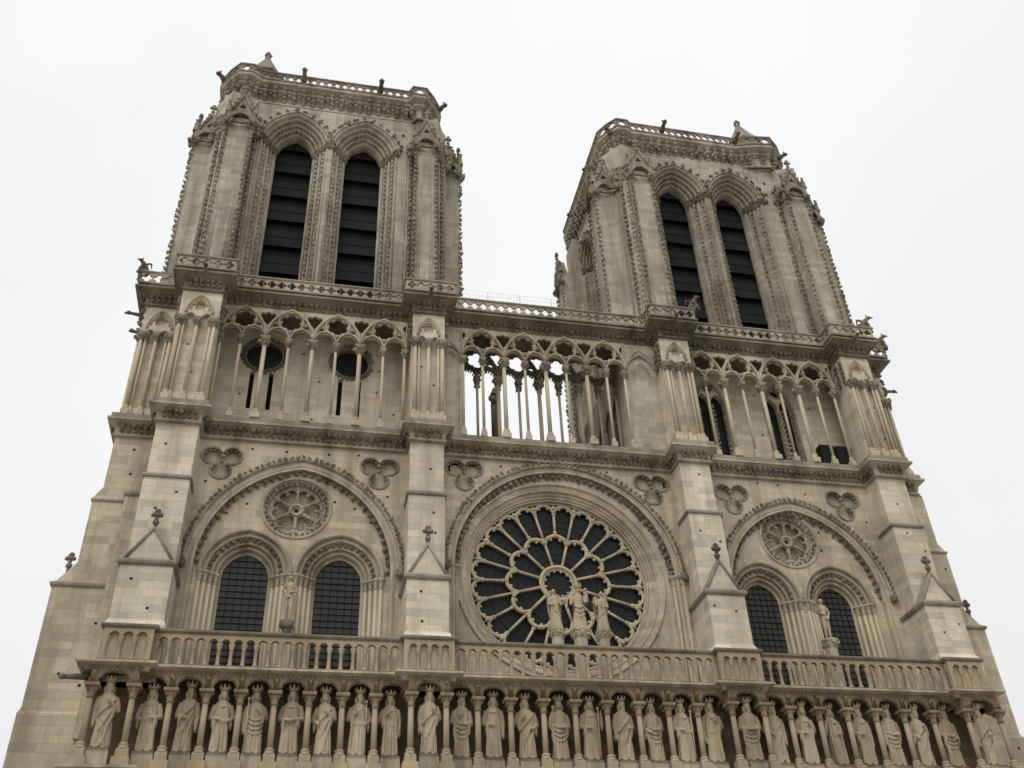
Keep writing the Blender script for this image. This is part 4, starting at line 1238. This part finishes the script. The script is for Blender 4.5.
HANDS = {   # elbow and hand relative to shoulder, for the figure's left (+x); mirrored for the right
 'down':   ((.13, .02, -.62), (.10, -.13, -1.15)),
 'waist':  ((.16, .03, -.60), (-.20, -.36, -.72)),
 'chest':  ((.17, .00, -.55), (-.22, -.38, -.28)),
 'hip':    ((.20, .08, -.58), (-.02, -.30, -.80)),
 'raised': ((.19, -.06, -.50), (.12, -.32, -.08)),
}
def king_mesh(armL, armR, turn, ph, cloak, lean, beard=True, head_r=.24):
    mb = MB()
    robe(mb, [(.10, .40, .30), (.16, .42, .32), (.5, .385, .30), (1.0, .36, .285), (1.45, .345, .27), (1.75, .35, .265), (2.1, .385, .27), (2.32, .40, .25), (2.48, .33, .2), (2.56, .17, .14), (2.62, .12, .11)],
         9, .12, ph, lean=lean)
    # overskirt and girdle
    robe(mb, [(1.50, .355, .285), (1.58, .36, .29), (1.64, .355, .285)], 7, .03, ph)
    hx, hz = lean * 1.1, 2.84
    tz = turn
    mb.tube([(hx, 0, 2.5), (hx, -.02, 2.75)], .115, 10)
    mb.blob((hx, -.02, hz), head_r, (.82, .92, 1.18))
    fx = math.sin(tz); fy = -math.cos(tz)
    mb.blob((hx + fx * .17, -.02 + fy * .17, hz - .01), .055, (.7, 1, 1.3))                    # nose
    mb.blob((hx + fx * .13, -.02 + fy * .13, hz + .085), .1, (1.2, .6, .35))                   # brow
    for s in (-1, 1):
        mb.blob((hx + fy * -.0 + math.cos(tz) * s * .08 + fx * .135, -.02 + math.sin(tz) * s * .08 + fy * .135, hz + .03), .035)
        mb.blob((hx + math.cos(tz) * s * .19, .02 + math.sin(tz) * s * .19, hz - .12), .12, (.75, .9, 1.9))   # hair to the shoulders
    mb.blob((hx - fx * .12, -.02 - fy * .12, hz - .1), .19, (1, .9, 1.6))
    if beard: mb.blob((hx + fx * .12, -.02 + fy * .12, hz - .235), .12, (.9, .8, 1.35))
    else: mb.blob((hx + fx * .11, -.02 + fy * .11, hz - .19), .075)
    for s, arm in ((1, armL), (-1, armR)):
        sh = Vector((s * .345 + lean * .85, .0, 2.35)); e, h = HANDS[arm]
        el = sh + Vector((e[0] * s, e[1], e[2])); hn = sh + Vector((h[0] * s, h[1], h[2]))
        mb.tube([sh, sh.lerp(el, .5) + Vector((s * .02, 0, 0)), el], [.15, .15, .135], 10)
        mb.tube([el, el.lerp(hn, .6), hn], [.135, .105, .06], 10)
        mb.blob(el, .14)
        d = (hn - el).normalized()
        mb.blob(hn + d * .05, .085, (1, .8, 1.1)); 
        for q in (-.045, -.015, .015, .045): mb.tube([hn + d * .06 + Vector((0, q * .3, q)), hn + d * .2 + Vector((0, -.02, q * .9))], .024, 6)
        # hanging sleeve
        mb.tube([el.lerp(hn, .55), el.lerp(hn, .5) + Vector((s * .03, .03, -.28)), el.lerp(hn, .45) + Vector((s * .03, .05, -.5))], [.11, .1, .03], 8)
    # cloak edges and swags as ridges
    if cloak == 'diag':
        mb.tube([(.32, -.16, 2.3), (.12, -.3, 2.0), (-.18, -.32, 1.7), (-.36, -.2, 1.45)], [.05, .06, .06, .05], 8)
        mb.tube([(.33, -.1, 2.1), (.15, -.3, 1.6), (-.05, -.33, 1.1), (-.2, -.33, .8)], [.05, .055, .05, .03], 8)
        mb.tube([(.36, -.05, 1.9), (.25, -.28, 1.3), (.12, -.33, .7), (.05, -.36, .25)], .045, 8)
    elif cloak == 'open':
        for s in (-1, 1):
            mb.tube([(s * .14, -.22, 2.42), (s * .26, -.25, 1.9), (s * .3, -.24, 1.2), (s * .36, -.22, .2)], [.05, .055, .055, .06], 8)
        mb.tube([(-.2, -.25, 2.28), (0, -.29, 2.22), (.2, -.25, 2.28)], .04, 8)
    elif cloak == 'swag':
        for k in range(4):
            z = 1.75 - .22 * k
            mb.tube([(-.36, -.12, z + .1), (-.12, -.32, z - .12), (.14, -.33, z - .1), (.36, -.12, z + .14)], .042, 8)
        mb.tube([(-.36, -.14, 1.8), (-.4, -.16, 1.2), (-.34, -.2, .7)], [.06, .07, .03], 8)
    for k in range(7):          # deep pleats in the skirt
        a = -PI / 2 + (k - 3) * .36 + .1 * math.sin(ph * 3 + k)
        mb.tube([(.37 * math.cos(a + .06 * math.sin(ph + k)), .29 * math.sin(a), 1.35 - .1 * (k % 3)), (.40 * math.cos(a), .32 * math.sin(a), .75), (.43 * math.cos(a), .335 * math.sin(a), .14)], [.015, .045, .06], 6)
    for s in (-1, 1): mb.blob((s * .17, -.34, .09), .11, (.9, 1.7, .7))
    return remesh(mb, 'king_body', 'statue', .026)

def crown_mesh():
    m = MB(); m.lathe([(.19, 0), (.2, .02), (.2, .1), (.215, .12), (.2, .14), (.17, .15)], 0, 0, 0, 14)
    for k in range(8):
        a = 2 * PI * k / 8
        x, y = .205 * math.cos(a), .205 * math.sin(a)
        m.frustum([(x - .05, y - .02, .12), (x + .05, y - .02, .12), (x + .05, y + .02, .12), (x - .05, y + .02, .12)], [(x * 1.06 - .02, y * 1.06 - .015, .27), (x * 1.06 + .02, y * 1.06 - .015, .27), (x * 1.06 + .02, y * 1.06 + .015, .27), (x * 1.06 - .02, y * 1.06 + .015, .27)])
        m.blob((x * 1.08, y * 1.08, .29), .04)
    return m.mesh('crown', 'statue')
CROWN = crown_mesh()
pm = MB(); pm.frustum([(-.48, -.42, -.72), (.48, -.42, -.72), (.48, .42, -.72), (-.48, .42, -.72)], [(-.46, -.42, -.05), (.46, -.42, -.05), (.46, .42, -.05), (-.46, .42, -.05)])
pm.frustum([(-.46, -.42, -.05), (.46, -.42, -.05), (.46, .42, -.05), (-.46, .42, -.05)], [(-.42, -.5, .05), (.42, -.5, .05), (.42, .36, .05), (-.42, .36, .05)])
PLINTH = pm.mesh('plinth', 'carved')
sm = MB(); sm.tube([(0, 0, .2), (0, 0, 1.3), (0, -.02, 2.5)], .03, 6); sm.blob((0, -.02, 2.56), .075, (1, 1, 1.3), .1); SCEPTRE = sm.mesh('sceptre', 'statue')

ARM = {'down': 'hanging', 'waist': 'at the waist', 'chest': 'on the chest', 'hip': 'at the hip', 'raised': 'raised'}
CLK = {'diag': 'slanting cloak', 'open': 'open cloak', 'swag': 'swagged cloak'}
staff = {7: 1, 13: -1, 14: 1, 17: 1, 4: -1, 22: -1}
ordn = ['first', 'second', 'third', 'fourth', 'fifth', 'sixth', 'seventh', 'eighth', 'ninth', 'tenth', 'eleventh', 'twelfth', 'thirteenth', 'fourteenth']
SPEC = [('chest', 'down', 'diag'), ('waist', 'hip', 'open'), ('down', 'waist', 'diag'), ('hip', 'waist', 'open'), ('chest', 'down', 'swag'), ('waist', 'waist', 'open'),
        ('chest', 'hip', 'diag'), ('hip', 'chest', 'open'), ('down', 'chest', 'open'), ('chest', 'down', 'diag'), ('waist', 'chest', 'swag'), ('down', 'waist', 'open'),
        ('hip', 'chest', 'diag'), ('waist', 'raised', 'swag'), ('raised', 'waist', 'open'), ('waist', 'down', 'diag'), ('waist', 'hip', 'swag'), ('hip', 'waist', 'open'),
        ('chest', 'down', 'open'), ('waist', 'waist', 'swag'), ('down', 'hip', 'diag'), ('chest', 'waist', 'open'), ('waist', 'raised', 'open'), ('down', 'waist', 'open'),
        ('waist', 'down', 'swag'), ('chest', 'hip', 'diag'), ('hip', 'waist', 'swag'), ('waist', 'down', 'diag')]
rk = random.Random(21)
for i in range(28):
    aL, aR, ck_ = SPEC[i]
    which = (ordn[i] + ' from left') if i < 14 else (ordn[27 - i] + ' from right')
    if i == 0: which = 'leftmost of the row'
    if i == 27: which = 'rightmost of the row'
    arms = ('both hands ' + ARM[aL]) if aL == aR else ('hands ' + ARM[aR] + ' and ' + ARM[aL])
    lab = 'stone king %s, %s%s' % (which, arms, ', sceptre beside him' if i in staff else '')
    k = empty('king_statue', (kx[i], ky[i], 15.08), lab, 'statue', 'row of crowned king statues')
    lean = rk.uniform(-.06, .06); hs = rk.uniform(.975, 1.03)
    me = king_mesh(aL, aR, rk.uniform(-.5, .5), rk.uniform(0, 6), ck_, lean, rk.random() < .75, rk.uniform(.265, .285))
    inst(me, 'king_body', k, (0, 0, 0), rk.uniform(-.14, .14), (rk.uniform(.93, 1.02), 1.0, hs))
    inst(CROWN, 'crown', k, (lean * 1.1, -.02, (2.84 + .2) * hs), 0, (1.12, 1.15, rk.uniform(.7, 1.0)))
    inst(PLINTH, 'plinth', k)
    if i in staff: inst(SCEPTRE, 'sceptre', k, (staff[i] * .36, -.36, 0), .1)

# Virgin group before the rose
def pillar(k, h, r):
    p = MB(); p.lathe([(r * 1.25, -h), (r * 1.25, -h + .2), (r, -h + .3), (r, -.5), (r * 1.15, -.42), (r * 1.3, -.2), (r * 1.5, -.1), (r * 1.5, 0), (r, .01)], 0, 0, 0, 8, False)
    for q in range(8):
        a = q * PI / 4; p.leaf((r * 1.2 * math.cos(a), r * 1.2 * math.sin(a), -.25), .12)
    p.build('pedestal', 'carved', k)

def virgin():
    mb = MB()
    robe(mb, [(.0, .44, .36), (.1, .46, .38), (.6, .36, .3), (1.1, .31, .26), (1.45, .28, .23), (1.8, .31, .22), (1.98, .28, .19), (2.06, .12, .1)], 8, .1, 1.1, lean=.04)
    mb.tube([(.04, 0, 2.0), (.05, -.01, 2.2)], .085, 8)
    mb.blob((.06, -.02, 2.32), .17, (.85, .95, 1.15)); mb.blob((.06, -.17, 2.31), .04, (.7, 1, 1.3)); mb.blob((.06, .06, 2.22), .2, (1, .8, 1.6))
    mb.tube([(-.27, 0, 1.9), (-.42, -.05, 1.5), (-.5, -.32, 1.35)], [.12, .11, .07], 8); mb.blob((-.52, -.38, 1.35), .07)
    mb.tube([(.3, 0, 1.9), (.46, -.05, 1.55), (.36, -.34, 1.55)], [.12, .11, .07], 8)
    for k in range(6):
        a = -PI / 2 + (k - 2.5) * .4
        mb.tube([(.3 * math.cos(a), .26 * math.sin(a), 1.1), (.44 * math.cos(a), .37 * math.sin(a), .05)], [.015, .045], 6)
    for q in range(3): mb.tube([(-.3, -.15, 1.35 - .25 * q), (0, -.34, 1.15 - .25 * q), (.32, -.18, 1.4 - .25 * q)], .045, 8)
    k = empty('madonna_statue', (.36, -1.3, 22.4), 'stone Virgin holding the child, middle figure of three before the rose window', 'statue', 'Virgin and angels before the rose window')
    b = bpy.data.objects.new('body', remesh(mb, 'virgin_body', 'statue', .025)); C.objects.link(b); b.parent = k
    c = MB()
    c.tube([(.36, -.3, 1.5), (.38, -.3, 1.8), (.38, -.3, 2.08)], [.16, .15, .1], 10); c.blob((.38, -.31, 2.22), .135, (.9, .95, 1.1)); c.tube([(.38, -.36, 1.95), (.2, -.46, 2.0)], [.06, .04], 8); c.blob((.38, -.44, 2.22), .03)
    c.tube([(.34, -.35, 1.6), (.28, -.5, 1.4)], [.08, .05], 8)
    o = bpy.data.objects.new('child', remesh(c, 'child_body', 'statue', .022)); C.objects.link(o); o.parent = k
    cr = inst(CROWN, 'crown', k, (.06, -.02, 2.42), 0, (.85, .85, 1))
    pillar(k, 3.4, .38)
virgin()

def angel(x, sg, lab):
    mb = MB()
    robe(mb, [(.0, .34, .3), (.08, .36, .31), (.6, .29, .25), (1.1, .25, .2), (1.4, .24, .19), (1.7, .27, .19), (1.85, .24, .16), (1.92, .1, .09)], 7, .1, 2.0 + sg, lean=-.05 * sg)
    lx = -.05 * sg
    mb.tube([(lx, 0, 1.88), (lx, -.02, 2.05)], .075, 8); mb.blob((lx, -.03, 2.17), .155, (.88, .95, 1.12)); mb.blob((lx + .06 * sg, -.16, 2.16), .035); mb.blob((lx, .04, 2.12), .17, (1, .9, 1.2))
    mb.tube([(.23 * sg, 0, 1.76), (.34 * sg, -.05, 1.4), (.55 * sg, -.3, 1.5)], [.1, .09, .055], 8); mb.blob((.6 * sg, -.33, 1.52), .06)
    mb.tube([(-.25 * sg, 0, 1.76), (-.34 * sg, -.02, 1.4), (-.12 * sg, -.3, 1.3)], [.1, .09, .06], 8); mb.blob((-.1 * sg, -.34, 1.3), .06)
    for k in range(5):
        a = -PI / 2 + (k - 2) * .45
        mb.tube([(.24 * math.cos(a), .2 * math.sin(a), 1.0), (.35 * math.cos(a), .3 * math.sin(a), .05)], [.015, .04], 6)
    mb.tube([(-.24 * sg, -.12, 1.3), (0, -.26, .95), (.28 * sg, -.12, .7)], .045, 8)
    k = empty('angel_statue', (x, -1.3, 22.4), lab, 'statue', 'Virgin and angels before the rose window')
    b = bpy.data.objects.new('body', remesh(mb, 'angel_body', 'statue', .024)); C.objects.link(b); b.parent = k
    for s in (-1, 1):
        w = MB()
        pts = [(0, 2.0), (.14, 2.12), (.26, 2.02), (.3, 1.6), (.27, 1.1), (.2, .75), (.13, .62), (.06, 1.0), (0, 1.4)]
        w.slab([(s * (.1 + p[0]), p[1]) for p in pts], [], .16, .24)
        for q in range(3): w.tube([(s * (.17 + .06 * q), .15, 1.95), (s * (.18 + .05 * q), .15, .9 + .1 * q)], .03, 5)
        w.build('wing', 'statue', k)
    if sg > 0:
        t = MB(); t.tube([(.6, -.34, 1.05), (.6, -.34, 1.72)], [.03, .04], 6); t.blob((.6, -.34, 1.8), .07); t.build('candlestick', 'statue', k)
    else:
        t = MB(); t.tube([(-.1, -.34, 1.2), (-.1, -.34, 1.65)], [.03, .04], 6); t.build('candlestick', 'statue', k)
    pillar(k, 3.4, .3)
angel(-.95, 1, 'stone winged angel reaching right, left figure of three before the rose window')
angel(1.68, -1, 'stone winged angel with a candle, right figure of three before the rose window')

def nude(x, y, z, name, lab, sg, ped, grp=None):
    mb = MB()
    for s in (-1, 1):
        bx = .1 * s
        mb.tube([(bx, 0, 1.32), (bx + .03 * s, -.06 if s == sg else .0, .72), (bx + .02 * s, .02, .1)], [.15, .105, .06], 10)
        mb.blob((bx + .02 * s, -.06, .06), .075, (.85, 1.7, .7))
    mb.tube([(0, 0, 1.25), (.02 * sg, -.01, 1.55), (0, 0, 1.9), (0, .01, 2.08)], [.2, .185, .23, .12], 12)
    mb.blob((0, 0, 1.32), .2, (1.1, .85, .8)); mb.tube([(-.24, 0, 2.02), (0, 0, 2.06), (.24, 0, 2.02)], [.09, .12, .09], 8)
    mb.tube([(0, 0, 2.05), (0, -.02, 2.25)], .07, 8); mb.blob((0, -.03, 2.38), .155, (.85, .95, 1.15)); mb.blob((.02, -.17, 2.37), .035, (.7, 1, 1.2)); mb.blob((0, .03, 2.38), .175, (.95, .9, 1.25))
    if sg < 0: mb.blob((0, .08, 2.1), .14, (1.1, .7, 1.8))
    mb.tube([(.27 * sg, 0, 2.0), (.36 * sg, 0, 1.66), (.08 * sg, -.25, 1.5)], [.075, .065, .045], 8); mb.blob((.03 * sg, -.27, 1.5), .05)
    mb.tube([(-.27 * sg, 0, 2.0), (-.34 * sg, -.03, 1.65), (-.12 * sg, -.22, 1.25)], [.075, .065, .045], 8); mb.blob((-.1 * sg, -.24, 1.2), .055, (1, 1, 1.5))
    k = empty(name, (x, y, z), lab, 'statue', grp)
    b = bpy.data.objects.new('body', remesh(mb, 'nude_body', 'statue', .022)); C.objects.link(b); b.parent = k
    if ped == 'console':
        p = MB(); p.lathe([(.1, -.75), (.18, -.6), (.2, -.45), (.36, -.2), (.38, -.05), (.38, 0), (.1, .01)], 0, .12, 0, 8, False)
        for q in range(7): a = PI + q * PI / 6; p.leaf((.3 * math.cos(a), .12 + .3 * math.sin(a), -.25), .12)
        p.build('console', 'sooty', k)
    else: pillar(k, 3.6, .34)
    # foliage clump the figure leans on
nude(-15.17, -.15, 22.72, 'nude_statue', 'stone nude man on a bracket between the two left windows', 1, 'console')
nude(15.35, -.75, 22.68, 'nude_statue', 'stone nude woman on a pedestal before the far right window', -1, 'pillar')

# chimeras on the gallery parapet
def chimera(x, y, z, rz, lab, s=1.0):
    mb = MB()
    mb.blob((0, .1, .3), .33, (.9, 1.2, .9)); mb.tube([(0, .15, .3), (0, -.05, .75), (0, -.28, 1.05)], [.3, .27, .17], 10)
    mb.blob((0, -.42, 1.12), .2, (.85, 1.15, .95)); mb.tube([(0, -.5, 1.12), (0, -.78, 1.02)], [.12, .04], 8)
    for q in (-1, 1):
        mb.tube([(q * .2, -.15, .8), (q * .22, -.35, .4), (q * .17, -.38, .02)], [.11, .09, .08], 8)
        mb.blob((q * .25, .12, .18), .2, (.7, 1.2, 1)); mb.blob((q * .1, -.34, 1.32), .06, (1, 1, 1.8))
        mb.tube([(q * .2, .1, .9), (q * .34, .38, 1.0), (q * .3, .5, .45)], [.1, .1, .03], 8)
    k = empty('chimera_statue', (x, y, z), lab, 'statue', 'chimeras on the gallery parapet'); k.rotation_euler = (0, 0, rz); k.scale = (s, s, s)
    b = bpy.data.objects.new('body', remesh(mb, 'chimera_body', 'sooty', .035)); C.objects.link(b); b.parent = k
    p = MB(); p.box(-.3, .3, -.5, .45, -.14, .04); p.build('base_block', 'sooty', k)
chimera(-26.35, .1, 45.95, -.9, 'hunched stone chimera on the far left corner of the gallery parapet', .75)
chimera(-24.0, -.1, 46.0, -.9, 'stone chimera beside the left tower at its outer front buttress', .8)
chimera(10.3, -1.9, 45.95, .7, 'stone chimera at the right end of the parapet before the right tower opening', .85)
chimera(23.55, -1.6, 45.95, .9, 'upper stone chimera at the right end of the gallery parapet', .95)
chimera(25.7, .1, 45.95, .95, 'lower stone chimera on the far right corner of the gallery parapet', .9)

# black case standing in the right gallery
k = empty('equipment_case', (19.75, .55, 34.9), 'black rectangular case behind the last columns of the right gallery', 'case')
b = MB(); b.box(-1.1, -.08, -.3, .3, .25, 2.1); b.box(.08, 1.1, -.3, .3, .25, 2.1); b.build('case_body', 'box', k)
b = MB(); b.box(-1.12, 1.12, -.25, .25, .1, .249); b.build('base_frame', 'iron', k)
b = MB(); b.box(-.077, .077, -.12, .12, .25, .8); b.build('lamp_head', 'steel', k)

# wire safety fence above the middle gallery
k = empty('safety_fence', (0, 0, 0), 'thin wire safety fence on the parapet between the two towers', 'fence')
for x in (-5.9, -3.6, -1.3, 1.0, 3.3, 5.6):
    f = MB(); f.tube([(x, 1.2, 44.7), (x, 1.2, 48.35)], .02, 5); f.build('post', 'steel', k)
f = MB()
for z in [46.2 + .36 * i for i in range(7)]: f.tube([(-5.9, 1.2, z), (5.6, 1.2, z)], .007, 4)
for i in range(48): f.tube([(-5.9 + .245 * i, 1.2, 46.0), (-5.9 + .245 * i, 1.2, 48.35)], .005, 4)
f.build('wire_mesh', 'steel', k)
f = MB(); f.tube([(-6.3, .9, 46.6), (-5.4, .6, 48.0)], .05, 5); f.build('brace', 'iron', k)
# lightning rods
for (x, y, z, lab) in ((13.0, 1.6, 69.2, 'thin lightning rod on the right tower parapet'), (-8.7, -2.0, 45.8, 'thin upright rod on the parapet before the left tower right buttress')):
    k = empty('lightning_rod', (x, y, z), lab, 'rod'); f = MB(); f.tube([(0, 0, -.2), (0, 0, 1.3)], .02, 5); f.build('rod', 'steel', k)
    f = MB(); f.lathe([(.06, -.2), (.06, .1), (.03, .12)], 0, 0, 0, 6); f.build('rod_socket', 'iron', k)

# ------------------------------------------------------------------ camera
cam = bpy.data.cameras.new('camera'); co = bpy.data.objects.new('camera', cam); C.objects.link(co)
cam.sensor_width = 36; cam.lens = 991.53 * 36 / 1024; cam.clip_end = 4000
Rv = Vector((0.97881822, -0.20025941, -0.04255663)); Uv = Vector((-0.08758903, -0.5974974, 0.79707278)); Fv = Vector((0.18504881, 0.77646187, 0.60238186))
POSE_CAM = (13.19528737, 36.2396626, -2.7795131)
yaw, pit, rol = [math.radians(v) for v in POSE_CAM]
Fv = Vector((math.sin(yaw) * math.cos(pit), math.cos(yaw) * math.cos(pit), math.sin(pit))); r0 = Vector((math.cos(yaw), -math.sin(yaw), 0)); u0 = r0.cross(Fv)
Rv = math.cos(rol) * r0 + math.sin(rol) * u0; Uv = -math.sin(rol) * r0 + math.cos(rol) * u0
mw = Matrix((Rv, Uv, -Fv)).transposed().to_4x4(); mw.translation = Vector((-14.27137699, -50.43503854, 1.6))
co.matrix_world = mw
S.camera = co

# ------------------------------------------------------------------ light: overcast
w = bpy.data.worlds.new('World'); S.world = w; w.use_nodes = True
nt = w.node_tree; nt.nodes.clear()
out = nt.nodes.new('ShaderNodeOutputWorld'); bg = nt.nodes.new('ShaderNodeBackground')
sky = nt.nodes.new('ShaderNodeTexSky'); sky.sky_type = 'NISHITA'; sky.sun_disc = False
SUN_EL, SUN_AZ = math.radians(52), math.radians(215)
sky.sun_elevation = SUN_EL; sky.sun_rotation = SUN_AZ; sky.dust_density = 6; sky.air_density = 1.0; sky.ozone_density = 1.0
# cloud cover: even white deck with faint tone changes, brighter overhead
tc = nt.nodes.new('ShaderNodeTexCoord'); sp = nt.nodes.new('ShaderNodeSeparateXYZ'); nt.links.new(tc.outputs['Generated'], sp.inputs[0])
mr = nt.nodes.new('ShaderNodeMapRange'); mr.inputs[1].default_value = 0.0; mr.inputs[2].default_value = 1.0; mr.inputs[3].default_value = 8.0; mr.inputs[4].default_value = 10.9
nt.links.new(sp.outputs[2], mr.inputs[0])
no = nt.nodes.new('ShaderNodeTexNoise'); no.inputs['Scale'].default_value = 1.3; no.inputs['Detail'].default_value = 4
nt.links.new(tc.outputs['Generated'], no.inputs['Vector'])
nm = nt.nodes.new('ShaderNodeMapRange'); nm.inputs[1].default_value = .3; nm.inputs[2].default_value = .7; nm.inputs[3].default_value = .92; nm.inputs[4].default_value = 1.06; nt.links.new(no.outputs['Fac'], nm.inputs[0])
mm = nt.nodes.new('ShaderNodeMath'); mm.operation = 'MULTIPLY'; nt.links.new(mr.outputs[0], mm.inputs[0]); nt.links.new(nm.outputs[0], mm.inputs[1])
cc = nt.nodes.new('ShaderNodeCombineColor')
for i, k in enumerate((.993, 1.0, 1.008)):
    q = nt.nodes.new('ShaderNodeMath'); q.operation = 'MULTIPLY'; q.inputs[1].default_value = k; nt.links.new(mm.outputs[0], q.inputs[0]); nt.links.new(q.outputs[0], cc.inputs[i])
mx = nt.nodes.new('ShaderNodeMix'); mx.data_type = 'RGBA'; mx.inputs[0].default_value = .93
nt.links.new(sky.outputs[0], mx.inputs[6]); nt.links.new(cc.outputs[0], mx.inputs[7])
nt.links.new(mx.outputs[2], bg.inputs[0]); bg.inputs[1].default_value = .1
nt.links.new(bg.outputs[0], out.inputs[0])
sl = bpy.data.lights.new('sun', 'SUN'); sl.energy = 1.3; sl.angle = math.radians(45); sl.color = (1, .97, .92)
so = bpy.data.objects.new('sun', sl); C.objects.link(so)
d = Vector((math.sin(SUN_AZ) * math.cos(SUN_EL), math.cos(SUN_AZ) * math.cos(SUN_EL), math.sin(SUN_EL)))
so.rotation_euler = d.to_track_quat('Z', 'Y').to_euler()
S.view_settings.view_transform = 'Standard'; S.view_settings.look = 'None'; S.view_settings.exposure = 0; S.view_settings.gamma = 1
S.view_settings.use_curve_mapping = False
S.cycles.max_bounces = 5; S.cycles.diffuse_bounces = 3; S.cycles.glossy_bounces = 2
